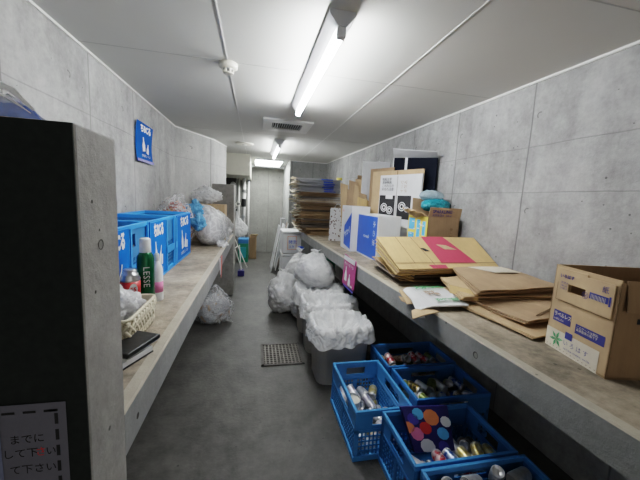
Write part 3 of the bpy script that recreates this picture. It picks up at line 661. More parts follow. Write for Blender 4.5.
# small aerosol / solvent can
c = Vector((-.578, 1.562, 1.0)); r = thing('spray_can', 'short silver can with red and green label beside the green bottle', 'can', c)
TC = Matrix.Translation(c)
MB().lathe([(.041, 0), (.043, .005), (.043, .04)], 28, TC).build('base_band', M['alu'], r, smooth=False)
MB().lathe([(.0428, .04), (.0428, .10)], 28, TC).build('green_band', M['green_ink'], r, smooth=True)
MB().lathe([(.0428, .10), (.0428, .178)], 28, TC).build('red_label', M['red'], r, smooth=True)
MB().lathe([(.0428, .178), (.044, .186), (.036, .204), (.036, .210), (.029, .212), (.029, .230), (.024, .234), (.014, .234)], 28, TC).build('shoulder', M['alu'], r, smooth=True)
TT = frame(c + dv*.0445 + Vector((.002, 0, .12)), (dv.cross(Vector((0, 0, -1)))), dv)
mb = MB(); poly(mb, TT, [(.010+.017*math.cos(k*PI/8), .025+.026*math.sin(k*PI/8)) for k in range(16)], 0.); em = mb.build('round_emblem', M['paper'], r)
text('55', .026, TT @ Matrix.Translation((-.004, .015, .001)), M['red'], em, bold=.001)
# pink-white bottle behind
c = Vector((-.530, 1.80, 1.0)); r = thing('pump_bottle', 'slim white bottle with pink print behind the green bottle', 'bottle', c)
MB().lathe([(.028, 0), (.030, .005), (.030, .17), (.024, .20), (.012, .215), (.012, .225)], 24, Matrix.Translation(c)).build('body', M['white'], r, smooth=True)
MB().lathe([(.0304, .05), (.0304, .11)], 24, Matrix.Translation(c)).build('label_band', M['pink'], r, smooth=True)
MB().lathe([(.013, .225), (.013, .26), (.008, .268)], 16, Matrix.Translation(c)).build('cap', M['clear'], r)
# woven basket
r = thing('woven_basket', 'cream woven plastic basket by the partition on the left shelf', 'basket', (-.56, 1.38, 1.0))
cx0, cx1, cy0, cy1 = -.64, -.452, 1.19, 1.51
mb = MB(); n = 72
def bas(z, k, wv=0):
    return [(x, y, z) for x, y in rrect((cx0+cx1)/2, (cy0+cy1)/2, (cx1-cx0)/2*k, (cy1-cy0)/2*k, 0, n, 12.)]
rings = [bas(1.0, .90), bas(1.03, .93), bas(1.12, 1.0), bas(1.12, .96), bas(1.02, .87)]
vs = [p for q in rings for p in q]
mb.add(vs, [(i*n+k, i*n+(k+1) % n, (i+1)*n+(k+1) % n, (i+1)*n+k) for i in range(4) for k in range(n)] + [[4*n+k for k in range(n)]]).build('inner_wall', M['basket'], r)
mb = MB(); cxm, cym = (cx0+cx1)/2, (cy0+cy1)/2
# diagonal plaited strips round the outside
for s in range(36):
    for dr in (1, -1):
        pts = []
        for q in range(7):
            t = q/6; a = 2*PI*(s/36 + dr*t*.075); c_, s_ = math.cos(a), math.sin(a); kk = (abs(c_)**12+abs(s_)**12)**(-1/12); k = (.915+.095*t)*(1.015 + .018*math.sin(t*6*PI/2 + (0 if dr > 0 else PI)))
            pts.append((cxm+(cx1-cx0)/2*k*c_*kk, cym+(cy1-cy0)/2*k*s_*kk, 1.005+.108*t))
        mb.tube(pts, .0075, 5)
mb.build('plaited_strips', M['basket'], r, smooth=True)
mb = MB(); pts = rrect(cxm, cym, (cx1-cx0)/2*1.0, (cy1-cy0)/2*1.0, 0, 96, 12.); mb.tube([(x, y, 1.12) for x, y in pts+[pts[0]]], .007, 8); mb.build('rolled_rim', M['basket'], r, smooth=True)
bag('plastic_bag', 'clear crumpled bag sitting in the cream basket', (-.55, 1.33, 1.13), (.085, .12, .085), 6.6, M['milky'], 'plastic bag', None, .25, knot=False, crease=8, amp=.03, contents=True, cmat=M['pinkjunk'])
# black folder and notebook
r = thing('black_folder', 'flat black case lying on the left shelf in front of the basket', 'folder', (-.45, 1.2, 1.03))
Tt = Matrix.Translation((-.464, 1.185, 1.040)) @ Matrix.Rotation(-.35, 4, 'Z') @ Matrix.Rotation(.04, 4, 'Y')
MB().box(-.11, .085, -.085, .085, -.004, .014, Tt).build('cover', M['black'], r, bevel=.005)
MB().box(-.106, .081, -.081, .081, -.0065, -.004, Tt).build('lower_lip', M['steel'], r)
r = thing('notebook', 'dark notebook with white page edges under the black case', 'notebook', (-.45, 1.17, 1.0))
Tt = Matrix.Translation((-.462, 1.155, 1.0)) @ Matrix.Rotation(-.42, 4, 'Z')
MB().box(-.09, .072, -.085, .07, 0, .006, Tt).build('back_cover', M['black'], r, bevel=.001)
MB().box(-.085, .069, -.080, .068, .006, .024, Tt).build('pages', M['paper'], r)
MB().box(-.09, .04, -.06, .07, .024, .028, Tt).build('front_cover', M['black'], r)
# bags and box at far end of left shelf
bag('rubbish_bag', 'clear bag of red wrappers behind the blue crates on the left shelf', (-.86, 3.62, 1.28), (.20, .26, .30), 4.4, M['clearbag'], 'rubbish bag', 1.0, .2, contents=True, cmat=M['redjunk'], crease=8, knot=False)
bag('rubbish_bag', 'milky clear bag slumped over the left shelf edge beside the last crate', (-.53, 4.02, 1.22), (.20, .44, .25), 1.9, M['milky'], 'rubbish bag', 1.0, .25, contents=True, cmat=M['pinkjunk'], crease=4, amp=.022, knot=False, lean=(-.10, -.12))
bpy.context.view_layer.update()
ms = [o for o in C.objects if o.get('label', '').startswith('milky clear bag slumped')][0]
mb = MB(); quad([(-.37, 3.72, 1.03), (-.35, 4.80, 1.02), (-.345, 4.95, 1.16), (-.46, 3.95, 1.44)], .002, 14, .02, .05, 2., mb=mb)
quad([(-.40, 3.60, 1.005), (-.30, 3.68, 1.01), (-.36, 3.95, 1.04), (-.48, 3.8, 1.10)], .002, 8, .02, .04, 4., mb=mb)
mb.build('stretched_film', M['milky'], ms, smooth=True)
bag('plastic_bag', 'light blue film bag on the slumped milky bag', (-.68, 3.72, 1.40), (.10, .12, .13), 7.2, M['bluefilm'], 'plastic bag', None, .1, crease=9, knot=False, amp=.05)
bag('rubbish_bag', 'white bag on top of the brown box before the far partition', (-.66, 4.50, 1.590), (.20, .15, .105), 10.2, M['bag'], 'rubbish bag', None, .3, crease=7, knot=False)
r = thing('cardboard_box', 'small brown box at the far end of the left shelf', 'cardboard box', (-.55, 4.55, 1.0))
MB().box(-.80, -.42, 4.38, 4.72, 1.0, 1.475).build('body', M['tan'], r, bevel=.004)
MB().box(-.80, -.42, 4.535, 4.565, 1.475, 1.4765).build('tape', M['brown'], r)
# red tape tag on left shelf edge
o = thing('warning_tag', 'torn strip of red and white tape hanging from the left shelf edge', 'tag', (-.33, 3.05, .8))
quad([(-.331, 3.14, .995), (-.331, 3.26, .985), (-.322, 3.11, .79), (-.320, 3.06, .79)], .001, 5, .006).build('strip', M['pinkred'], o)
quad([(-.329, 2.98, 1.0), (-.329, 3.07, .995), (-.320, 3.02, .84), (-.320, 3.0, .84)], .001, 4, .004).build('white_strip', M['paper'], o)

# ------------------------------------------------------------------ far end
struct('trim_duct_cover', MB().box(-1.0, -.14, 6.8, 9.1, 2.06, H), M['soffit'])
r = thing('pipe_run', 'grey vertical pipes with dark valves in the far left recess', 'pipes', (-.4, 8.3, 0))
for x, y, rr in ((-.30, 8.02, .045), (-.44, 8.2, .03), (-.20, 8.6, .03)): MB().tube([(x, y, 0), (x, y, 2.06)], rr, 14).build('pipe', M['pipe'], r, smooth=True)
for z in (1.1, 1.75): MB().tube([(-.30, 8.0, z-.03), (-.30, 8.0, z+.03)], .056, 14).build('collar', M['steel'], r)
MB().tube([(-.30, 7.93, 1.35), (-.30, 7.93, 1.55)], .06, 12).build('valve_body', M['black'], r)
mb = MB(); ring = [(-.42+.05*math.cos(a*PI/10), 7.7, 1.42+.05*math.sin(a*PI/10)) for a in range(21)]; mb.tube(ring, .009, 6); mb.build('handwheel', M['cream'], r)
MB().tube([(-.42, 7.7, 1.42), (-.42, 7.95, 1.42), (-.30, 8.0, 1.42)], .018, 8).build('branch', M['black'], r)
r = thing('meter_cabinet', 'dark meter housing in the far left recess below the duct', 'meter box', (-.6, 8.5, .9))
MB().box(-.95, -.50, 8.2, 8.7, .9, 2.06).build('housing', basic('meter_dark', (.035, .035, .035), .5), r)
for z in (1.35, 1.7, 1.9): MB().lathe([(.07, 0), (.07, .04), (.04, .05)], 18, Matrix.Translation((-.58, 8.2, z)) @ Matrix.Rotation(PI/2, 4, 'X')).build('dial', M['steel'], r)
r = thing('wall_bracket', 'dark hook bracket holding the white bag at the far partition', 'bracket', (-.40, 6.5, 1.3))
MB().tube([(-.55, 5.99, 1.36), (-.42, 6.4, 1.36), (-.40, 6.75, 1.34), (-.40, 6.8, 1.30)], .012, 8).build('arm', M['black'], r)
MB().box(-.56, -.50, 5.975, 6.02, 1.15, 1.5).build('plate', M['black'], r)
r = bag('carrier_bag', 'white carrier bag hanging from a hook in the far left recess', (-.33, 6.85, .90), (.16, .14, .20), 15.5, M['bag'], 'carrier bag', None, .55, crease=6, knot=False)
for x in (-.40, -.36): MB().tube([(x, 6.82, 1.02), (-.40, 6.8, 1.31)], [.03, .008], 8).build('handle', M['bag'], r)
# crates, folder and stand at the far left
r = thing('storage_crate', 'green and blue upright crate on the floor at the far left', 'crate', (-.28, 7.7, 0))
MB().box(-.40, -.16, 7.55, 7.85, 0, .47).build('green_body', M['green'], r, bevel=.01)
MB().box(-.40, -.16, 7.54, 7.86, .47, .58).build('blue_top', M['blue_dark'], r, bevel=.01)
MB().box(-.35, -.21, 7.53, 7.55, .12, .38).build('teal_panel', M['teal'], r)
r = thing('cardboard_box', 'narrow open brown carton beside the green crate at the far end', 'cardboard box', (-.05, 8.15, 0))
mb = MB(); mb.box(-.14, -.13, 8.0, 8.35, 0, .6); mb.box(.03, .04, 8.0, 8.35, 0, .6); mb.box(-.13, .03, 8.0, 8.01, 0, .56); mb.box(-.13, .03, 8.34, 8.35, 0, .6); mb.box(-.13, .03, 8.0, 8.35, 0, .01); mb.build('body', M['brown2'], r)
quad([(-.14, 8.0, .6), (.04, 8.0, .6), (.08, 7.93, .66), (-.10, 7.93, .66)], .005).build('flap', M['tan'], r)
r = thing('folding_stand', 'white metal frame legs leaning in the far left recess', 'stand', (-.3, 7.0, 0))
for a, b_ in (((-.50, 6.6, .75), (-.26, 6.7, 0)), ((-.47, 6.9, .75), (-.17, 7.0, 0)), ((-.50, 6.6, .75), (-.47, 6.9, .75)), ((-.42, 6.63, .5), (-.38, 6.93, .5))): MB().tube([a, b_], .011, 8).build('tube', M['white_trim'], r)
r = thing('dustpan', 'small dark blue dustpan standing on the floor past the far partition', 'dustpan', (-.27, 6.3, 0))
MB().prism([(-.33, 6.2), (-.20, 6.2), (-.22, 6.36), (-.31, 6.36)], 0, .11).build('pan', M['navy'], r)
MB().tube([(-.265, 6.28, .1), (-.31, 6.35, .62)], .009, 8).build('handle', M['white_trim'], r)
# leaning boards by the foam boxes
for i, (x, y, lab, m) in enumerate(((.36, 6.75, 'outermost narrow white board leaning at the far right', 'grey_card'), (.46, 6.85, 'middle white-edged board leaning at the far right', 'white_card'), (.55, 6.95, 'innermost grey board leaning against the far wall corner', 'greybrown'))):
    o = thing('leaning_board', lab, 'board', (x, y, 0))
    quad([(x, y-.18, 0.012), (x, y+.35, 0.012), (x+.17, y+.35, 1.0+.03*i), (x+.17, y-.18, 1.0+.03*i)], .014, 2).build('panel', M[m], o)
    mb = MB(); mb.tube([(x-.006, y-.19, .012), (x+.165, y-.19, 1.0+.03*i)], .013, 8); mb.build('edge_strip', M['white'], o)
r = thing('step_ladder', 'narrow white framed ladder top behind the leaning boards', 'ladder', (.62, 7.15, 0))
for x in (.58, .70): MB().tube([(x, 7.2, 0), (x, 7.2, 1.15)], .014, 8).build('rail', M['lamp_body'], r)
for z in (.3, .6, .9, 1.14): MB().tube([(.58, 7.2, z), (.70, 7.2, z)], .012, 8).build('rung', M['lamp_body'], r)
# foam boxes
for z0, z1, lab in ((0, .565, 'lower white foam box at the far right, standing on the floor'), (.57, 1.0, 'upper white foam box with a printed label, stacked at the far right')):
    r = thing('foam_box', lab, 'foam box', (.70, 5.95, z0), 0, 'white foam boxes at the far right')
    MB().box(.505, .86, 5.68, 6.25, z0, z1-.05).build('body', M['white_card'], r, bevel=.01)
    MB().box(.500, .865, 5.675, 6.255, z1-.045, z1-.004).build('lid', M['white'], r, bevel=.01)
    if z0:
        T = frame((.60, 5.672, z0+.08), (1, 0, 0), (0, -1, 0)); mb = MB()
        for a, b_, c_, d in ((0, .17, 0, .008), (0, .17, .25, .258), (0, .008, 0, .25), (.162, .17, 0, .25)): rect(mb, T, a, b_, c_, d, 0)
        mb.build('label_outline', M['orange'], r)
        text('発泡', .08, T @ Matrix.Translation((.02, .12, .0)), M['blue_ink'], r); text('注意', .05, T @ Matrix.Translation((.03, .04, .0)), M['blue_ink'], r)
r = thing('blue_lid', 'small bright blue cap lying on the bag near the foam boxes', 'cap', (.70, 5.2, .6))
MB().lathe([(.055, 0), (.06, .01), (.05, .05), (.02, .06)], 18, Matrix.Translation((.80, 5.3, .72))).build('cap', M['blue_ink'], r)
r = thing('green_bucket', 'dark green bucket under the right shelf behind the bags', 'bucket', (1.22, 5.02, 0))
MB().lathe([(.12, 0), (.16, .66), (.172, .68), (.172, .70), (.15, .70), (.12, .1)], 28, Matrix.Translation((1.22, 5.02, 0))).build('body', M['green'], r, smooth=True)
MB().tube([(1.22+.17*math.cos(a), 5.02-.02, .69-.12*math.sin(a)) for a in [k*PI/10 for k in range(11)]], .006, 6).build('handle', M['steel'], r)

# ------------------------------------------------------------------ tall stack of flattened cartons
rnd = random.Random(21); z = 1.0; i = 0; N_ = 26
while z < 1.955:
    th = rnd.uniform(.026, .046); fr = (z-1.0)/.97
    x0 = .66 - .10*fr + rnd.uniform(-.03, .05) + (.08 if z < 1.12 else 0); x1 = 1.47 + rnd.uniform(-.05, .03); y0 = 5.12 + rnd.uniform(-.05, .05); y1 = y0 + rnd.uniform(.62, .75); a = rnd.uniform(-.06, .06)
    white = z > 1.74
    lab = ('flattened white carton with blue printing near the top of the tall carton stack' if white else ('flattened pale-ended carton in the middle of the tall stack' if z > 1.42 else 'flattened dark brown carton in the lower half of the tall stack'))
    grp = 'white cartons topping the tall stack' if white else ('cartons in the middle of the tall stack' if z > 1.42 else 'cartons low in the tall stack')
    o = thing('flattened_carton', lab, 'flattened carton', ((x0+x1)/2, (y0+y1)/2, z), 0, grp)
    R = Matrix.Translation(((x0+x1)/2, (y0+y1)/2, 0)) @ Matrix.Rotation(a, 4, 'Z') @ Matrix.Translation((-(x0+x1)/2, -(y0+y1)/2, 0))
    m = M['grey_card'] if white else M[rnd.choice(['greybrown', 'brown2', 'brown2', 'brown', 'tan', 'greybrown'])]
    nl = rnd.choice((2, 3)); dz = (th-.004)/nl
    for k in range(nl):
        zz = z + k*dz; e = rnd.uniform(0, .03)
        c = [R @ Vector(p) for p in ((x0+.10+e, y0+e, zz+dz*.45), (x1, y0+e, zz+dz*.45), (x1, y1, zz+dz*.45), (x0+.10+e, y1, zz+dz*.45))]
        quad(c, dz*.55, 4, 0, .003, i+k).build('board', m, o)
    # left-hand torn flaps, pale
    for k in range(rnd.choice((1, 2, 2))):
        a0 = rnd.uniform(.3, .9); zz = z + th*rnd.uniform(.2, .8); yy = y0+rnd.uniform(-.02, .1); L = rnd.uniform(.06, .15)
        quad([(x0+.13, yy, zz), (x0+.11, yy+.35, zz), (x0+.11-L, yy+.33, zz+rnd.uniform(-.03, .035)), (x0+.13-L, yy+.03, zz+rnd.uniform(-.035, .035))], .004, 4, 0, .012, i).build('flap', M['pale'] if (z > 1.3 or rnd.random() < .3) else M['brown'], o)
    if white:
        xb = (x0+x1)/2+.10; MB().box(xb, xb+.16+.04*(i % 2), y0-.008, y0+.03, z+th*.30, z+th*.72, R).build('blue_print', M['blue_ink'], o)
    z += th; i += 1
ztop = z
r = thing('yellow_tape_roll', 'small yellow roll resting on top of the tall carton stack', 'tape roll', (1.45, 5.25, ztop))
MB().lathe([(.025, 0), (.05, 0), (.05, .045), (.025, .045)], 20, Matrix.Translation((1.44, 5.3, ztop))).build('roll', M['yellow_ink'], r)
MB().lathe([(.022, .004), (.024, .041)], 20, Matrix.Translation((1.44, 5.3, ztop))).build('core', M['brown'], r)

# patterned paper bag
r = thing('paper_bag', 'white paper bag patterned with dark flowers beside the carton stack', 'paper bag', (1.235, 4.52, 1.0), -.35)
T = MATW[r]
mb = MB(); w, d, h = .12, .05, .50
def Pb(u, v):
    a = u*2*PI; c_, s_ = math.cos(a), math.sin(a); k = (abs(c_)**8+abs(s_)**8)**(-.125); dd = d*(1-.6*v); return T @ Vector((w*c_*k*(1-.03*v), dd*s_*k + .006*noise.noise(Vector((u*9, v*6, 0))), h*v))
grid(mb, Pb, 40, 12)
m, nt, b = new_mat('floral_paper'); tc = N(nt, 'ShaderNodeTexCoord').outputs['Object']; vo = N(nt, 'ShaderNodeTexVoronoi'); inp(vo, 'Scale', 26); nt.links.new(tc, vo.inputs['Vector'])
nz = noise_node(nt, tc, 40, 2); k = math_node(nt, 'LESS_THAN', math_node(nt, 'ADD', vo.outputs['Distance'], math_node(nt, 'MULTIPLY', nz, .8)), .72); nt.links.new(mix(nt, k, (.74, .74, .74), (.13, .06, .05)), b.inputs['Base Color']); inp(b, 'Roughness', .5)
mb.build('body', m, r)
for y in (-.02, .02): MB().tube([T @ Vector((.05*math.cos(q*PI/8), y, .50+.06*math.sin(q*PI/8))) for q in range(9)], .003, 6).build('handle', M['white'], r)

# ------------------------------------------------------------------ cartons: open boxes
def panel(T, w, h, t=.005, holes=None, mb=None):
    """flat board in the XY plane of T with an optional slot hole (x0,x1,y0,y1)"""
    mb = mb or MB()
    if not holes: mb.box(0, w, 0, h, -t, 0, T); return mb
    a, b_, c_, d = holes
    mb.box(0, w, 0, c_, -t, 0, T); mb.box(0, w, d, h, -t, 0, T); mb.box(0, a, c_, d, -t, 0, T); mb.box(b_, w, c_, d, -t, 0, T); return mb
# cobalt blue box
r = thing('printed_box', 'tall white box with a cobalt blue front standing near the right shelf edge', 'cardboard box', (1.35, 3.15, 1.0))
MB().box(1.212, 1.46, 2.87, 3.49, 1.0, 1.478).build('body', M['white_card'], r, bevel=.003)
T = frame((1.2115, 3.49, 1.0), (0, -1, 0), (-1, 0, 0))
mb = MB(); rect(mb, T, .015, .605, .018, .462, .0008); mb.build('blue_panel', M['blue_ink'], r)
text('mamezō', .05, T @ Matrix.Translation((.22, .22, .0015)), M['white'], r, bold=.0005, name='brand_lettering')
text('水 の 恵', .075, T @ Matrix.Translation((.50, .42, .0015)) @ Matrix.Rotation(-PI/2, 4, 'Z'), M['white'], r, name='vertical_lettering')
T2 = frame((1.215, 2.8685, 1.0), (1, 0, 0), (0, -1, 0)); text('とうもろこし', .035, T2 @ Matrix.Translation((.13, .16, .001)), M['black_ink'], r, sx=.75, name='side_lettering')
# white box with blue lozenge
r = thing('printed_box', 'white box with a slanted blue emblem, behind the cobalt box', 'cardboard box', (1.3, 3.7, 1.0))
MB().box(1.135, 1.37, 3.52, 3.93, 1.0, 1.555).build('body', M['white_card'], r, bevel=.003)
T = frame((1.1345, 3.93, 1.0), (0, -1, 0), (-1, 0, 0)); mb = MB(); poly(mb, T, [(.14, .06), (.42, .03), (.42, .22), (.42, .48), (.14, .30)], .0008); mb.build('blue_emblem', M['blue_ink'], r)
text('サカイ', .085, T @ Matrix.Translation((.17, .15, .002)) @ Matrix.Rotation(.4, 4, 'Z'), M['white'], r, bold=.002)
text('配送', .035, T @ Matrix.Translation((.04, .48, .002)), M['red'], r)
# standing flattened brown cartons
G2 = 'brown cartons standing on edge behind the blue printed boxes'
for i, (xa, ya, xb, yb, zt, m, lab) in enumerate((
    (1.12, 4.12, 1.22, 4.05, 1.86, 'tan', 'narrow tan carton on edge nearest the tall stack'), (1.19, 4.04, 1.31, 3.98, 1.90, 'brown', 'narrow brown carton on edge, second from the tall stack'),
    (1.27, 4.10, 1.40, 4.00, 1.93, 'tan', 'tan carton on edge in the middle of the standing group'), (1.33, 3.97, 1.45, 3.91, 1.74, 'brown', 'short brown carton on edge behind the blue printed boxes'),
    (1.36, 4.2, 1.66, 4.12, 1.99, 'brown2', 'wide dark brown board behind the standing group'))):
    xa += .09; xb += .07
    o = thing('standing_carton', lab, 'flattened carton', ((xa+xb)/2, (ya+yb)/2, 1.0), 0, G2); s = .03*(i % 3-1)
    quad([(xa, ya, 1.0), (xb, yb, 1.0), (xb-.02+s, yb+.04, zt-.03), (xa-.03+s, ya+.04, zt)], .010, 5, .006, .008, i).build('board', M[m], o)
    quad([(xa+.01, ya-.018, 1.0), (xb+.01, yb-.018, 1.0), (xb-.01+s, yb+.018, zt-.09), (xa+.02+s, ya+.018, zt-.04)], .006, 5, .004, .008, i+3).build('inner_board', M['brown' if m == 'tan' else 'tan'], o)
r = thing('crumpled_carton', 'crumpled tan carton scrap wedged before the standing cartons', 'flattened carton', (1.38, 3.92, 1.0))
quad([(1.33, 3.88, 1.0), (1.47, 3.80, 1.0), (1.49, 3.84, 1.62), (1.33, 3.93, 1.68)], .006, 8, .02, .05, 3.3).build('board', M['yellowtan'], r)
# white board and brown board and white printed carton
o = thing('white_board', 'plain white board leaning on the right wall behind all cartons', 'board', (1.55, 4.0, 1.0))
quad([(1.40, 3.98, 1.0), (1.80-.01, 3.98, 1.0), (1.79, 3.99, 2.17), (1.40, 3.99, 2.155)], .01, 2).build('panel', M['white_card'], o)
A, B_ = Vector((1.42, 3.62, 0)), Vector((1.715, 2.95, 0)); d = (B_-A).normalized(); nrm = Vector((d.y, -d.x, 0)).normalized()
if nrm.y > 0: nrm = -nrm
def stand(name, label, cat, s0, s1, z0, z1, off, mat, t=.008, lean=.0):
    o = thing(name, label, cat, A + d*(s0+s1)/2 + nrm*off + Vector((0, 0, z0)))
    L = [A+d*s0+nrm*off, A+d*s1+nrm*off]
    quad([L[0]+Vector((0, 0, z0)), L[1]+Vector((0, 0, z0)), L[1]-nrm*lean+Vector((0, 0, z1)), L[0]-nrm*lean+Vector((0, 0, z1))], t, 4, 0, .003, s0).build('board', mat, o); return o
L_ = (B_-A).length
o = stand('standing_carton', 'large tan flattened carton standing behind the white printed carton', 'flattened carton', 0, L_, 1.0, 1.985, 0, M['tan'], .016)
T = frame(A+nrm*.010, d, nrm); mb = MB(); rect(mb, T, L_*.52, L_*.535, 1.0, 1.98, .0); mb.build('crease', M['crease'], o)
o2 = stand('standing_carton', 'dark brown board edge behind the large tan carton', 'flattened carton', -.10, .28, 1.0, 2.03, -.05, M['brown2'], .012)
o = stand('printed_carton', 'white carton with black printed squares standing on the right shelf', 'flattened carton', .17, L_+.02, 1.0, 1.93, .040, M['white_card'], .022)
T = frame(A+nrm*.054+d*.17, d, nrm); w = L_-.15
if (T.to_3x3() @ Vector((0, 1, 0))).z < 0: raise SystemExit('flip')
mb = MB(); rect(mb, T, w*.44, w*.46, 1.0, 1.92); mb.build('crease', M['grey_plastic'], o)
mb = MB(); rect(mb, T, .01, w*.42, 1.42, 1.70); rect(mb, T, w*.48, w*.80, 1.44, 1.70); mb.build('black_print', M['black_ink'], o)
for cx, cy, rr in ((w*.15, 1.56, .05), (w*.30, 1.53, .045), (w*.60, 1.58, .05), (w*.72, 1.55, .03)):
    mb = MB()
    for r0, r1 in ((rr, rr*.82), (rr*.6, rr*.35)):
        for k in range(20):
            a0, a1 = k*PI/10, (k+1)*PI/10
            poly(mb, T, [(cx+r0*math.cos(a0), cy+r0*math.sin(a0)), (cx+r0*math.cos(a1), cy+r0*math.sin(a1)), (cx+r1*math.cos(a1), cy+r1*math.sin(a1)), (cx+r1*math.cos(a0), cy+r1*math.sin(a0))], .001)
    mb.build('ring_emblem', M['white'], o)
mb = MB(); rect(mb, T, w*.18, w*.36, 1.66, 1.705, .0012); mb.build('white_tab', M['white'], o)
text('取扱注意\n天地無用\nこわれもの\n水ぬれ注意', .038, T @ Matrix.Translation((w*.06, 1.87, .001)), M['black_ink'], o, sx=.95)
text('マルチ\nシート', .048, T @ Matrix.Translation((w*.62, 1.87, .001)) @ Matrix.Rotation(-PI/2, 4, 'Z'), M['brown'], o, name='brown_lettering')
# black lined carton with white flap
r = thing('lidded_carton', 'tall open carton with near-black inside and a white top flap, at the wall', 'cardboard box', (1.7, 3.15, 1.0))
A2, B2 = Vector((1.60, 3.46, 0)), Vector((1.815, 2.88, 0)); d2 = (B2-A2).normalized(); n2 = Vector((d2.y, -d2.x, 0)); n2 = n2 if n2.y < 0 else -n2
up = Vector((0, 0, 1)); L2 = (B2-A2).length
quad([A2+up, B2+up, B2+up*2.095, A2+up*2.15], .012, 3).build('board', basic('near_black_lining', (.006, .008, .015), .8, spec=.1), r)
T = frame(A2+n2*.008, d2, n2)
mb = MB(); rect(mb, T, L2*.30, L2*.36, 1.8, 2.14, .001); rect(mb, T, 0, .012, 1.6, 2.15, .001); mb.build('white_edges', M['white_card'], r)
quad([A2+up*2.15, B2+up*2.10, B2+up*2.135+n2*.12+d2*.07, A2+up*2.235+n2*.12+d2*.09], .006, 4, .004).build('top_flap', M['grey_card'], r)
# sparkling-drinks box with yellow face, holding a teal bag
r = thing('open_box', 'brown open box lettered SPARKLING with a yellow printed side', 'cardboard box', (1.66, 2.63, 1.0))
x0, x1, y0, y1, z0, z1 = 1.505, 1.825, 2.45, 2.80, 1.0, 1.505
mb = MB(); mb.box(x0, x1, y0, y0+.006, z0, z1); mb.box(x1-.006, x1, y0, y1, z0, z1); mb.box(x0, x1, y1-.006, y1, z0, z1); mb.box(x0, x1, y0, y1, z0, z0+.006); mb.box(x0+.001, x0+.006, y0, y1, z0, z1)
mb.build('body', M['brown'], r)
MB().box(x0-.003, x0, y0, y1, z0, z1).build('yellow_side', M['yellow_ink'], r)
T = frame((x0-.0035, y1, z0), (0, -1, 0), (-1, 0, 0)); mb = MB(); rnd2 = random.Random(4)
for a, b_, c_, d_ in ((.02, .13, .22, .34), (.02, .13, .37, .48), (.17, .23, .30, .47), (.27, .32, .33, .46), (.17, .32, .22, .27)): rect(mb, T, a, b_, c_, d_, .001)
mb.build('pale_print', M['sky'], r)
mb = MB()
for k in range(14):
    a, c_ = rnd2.uniform(.03, .28), rnd2.uniform(.23, .46); rect(mb, T, a, a+.04, c_, c_+.008, .002)
mb.build('small_print', M['white'], r)
text('S', .09, T @ Matrix.Translation((.10, .24, .003)), M['navy_ink'], r)
quad([(x0, y0, z1), (x1, y0, z1), (x1+.004, y0-.012, z1+.085), (x0+.005, y0-.015, z1+.085)], .005).build('front_flap', M['brown'], r)
quad([(x0+.03, y1, z1), (x1-.02, y1, z1), (x1-.05, y1+.01, z1+.16), (x0+.03, y1+.01, z1+.17)], .005).build('back_flap', M['brown'], r)
quad([(x0, y1, z1), (x0, y0, z1), (x0-.12, y0+.06, z1+.05), (x0-.10, y1-.05, z1+.08)], .005, 8, .01, .03, 5).build('side_flap', M['tan'], r)
T = frame((x0+.02, y0-.003, z1), (1, 0, 0), (0, -.97, -.3)); 
T = frame((x0+.03, y0-.006, z1+.012), (1, 0, 0), Vector((0, -.085, -.014)))
if (T.to_3x3() @ Vector((0, 1, 0))).z < 0: T = frame((x0+.03, y0-.006, z1+.012), (1, 0, 0), Vector((0, .085, .014)))
text('SPARKLING ·', .040, T @ Matrix.Translation((0, .025, .004)), M['navy_ink'], r, sx=.95, bold=.0008)
text('天然炭酸水  500ml', .024, T @ Matrix.Translation((0, -.004, .004)), M['navy_ink'], r)
T = frame((x1-.09, y0-.001, z1-.09), (0, 0, -1), (0, -1, 0)); text('水・水・水', .035, T, M['crease'], r, name='side_lettering')
bag('plastic_bag', 'teal plastic bag with frosted top stuffed in the SPARKLING box', (1.695, 2.66, 1.615), (.15, .09, .075), 17.3, M['tealbag'], 'plastic bag', None, .1, crease=3, knot=False, amp=.02)
bag('plastic_bag', 'pale blue clear film crumpled above the teal bag', (1.655, 2.68, 1.70), (.125, .08, .05), 18.1, M['palefilm'], 'plastic bag', None, .1, crease=4, knot=False, amp=.02, sub=4)

# red-banded flattened carton
r = thing('flattened_carton', 'large tan flattened carton with a wide crimson band, tilted over the pile', 'flattened carton', (1.4, 2.1, 1.15))
a, b_, c_, d_ = Vector((1.015, 1.96, 1.14)), Vector((1.83, 1.93, 1.155)), Vector((1.85, 2.28, 1.345)), Vector((.975, 2.33, 1.325))
quad([a, b_, c_, d_], .008, 8, .004).build('top_panel', M['yellowtan'], r)
def bil(u, v, o=.0065):
    nn = (b_-a).cross(d_-a).normalized(); return a*(1-u)*(1-v)+b_*u*(1-v)+c_*u*v+d_*(1-u)*v + nn*(o+.004*math.sin(PI*u)*math.sin(PI*v*.5+.3))
def patch(uvs, name, mat, o=.0065, n=6):
    mb = MB(); p = [Vector((*q, 0)) for q in uvs]
    grid(mb, lambda s, t_: bil(*((p[0]*(1-s)*(1-t_)+p[1]*s*(1-t_)+p[2]*s*t_+p[3]*(1-s)*t_)[:2]), o), n, n); return mb.build(name, mat, r)
patch([(.44, .14), (.80, .14), (.665, 1.), (.44, 1.)], 'crimson_band', M['red_ink'])
patch([(.32, .0), (.47, .0), (.47, .10), (.30, .10)], 'crimson_mark', M['red_ink'])
patch([(.53, .72), (.62, .70), (.70, .55), (.58, .56)], 'torn_patch', M['tan'], .008)
patch([(.335, .60), (.38, .60), (.42, .50), (.37, .50)], 'slot', M['black_ink'], .008)
for v in (.15,): patch([(0, v), (1, v), (1, v+.012), (0, v+.012)], 'crease', M['crease'], .0075)
patch([(.18, .15), (.185, .15), (.185, 1.), (.18, 1.)], 'crease', M['crease'], .0075)
patch([(.365, .0), (.370, .0), (.33, 1.), (.325, 1.)], 'crease', M['crease'], .0075)
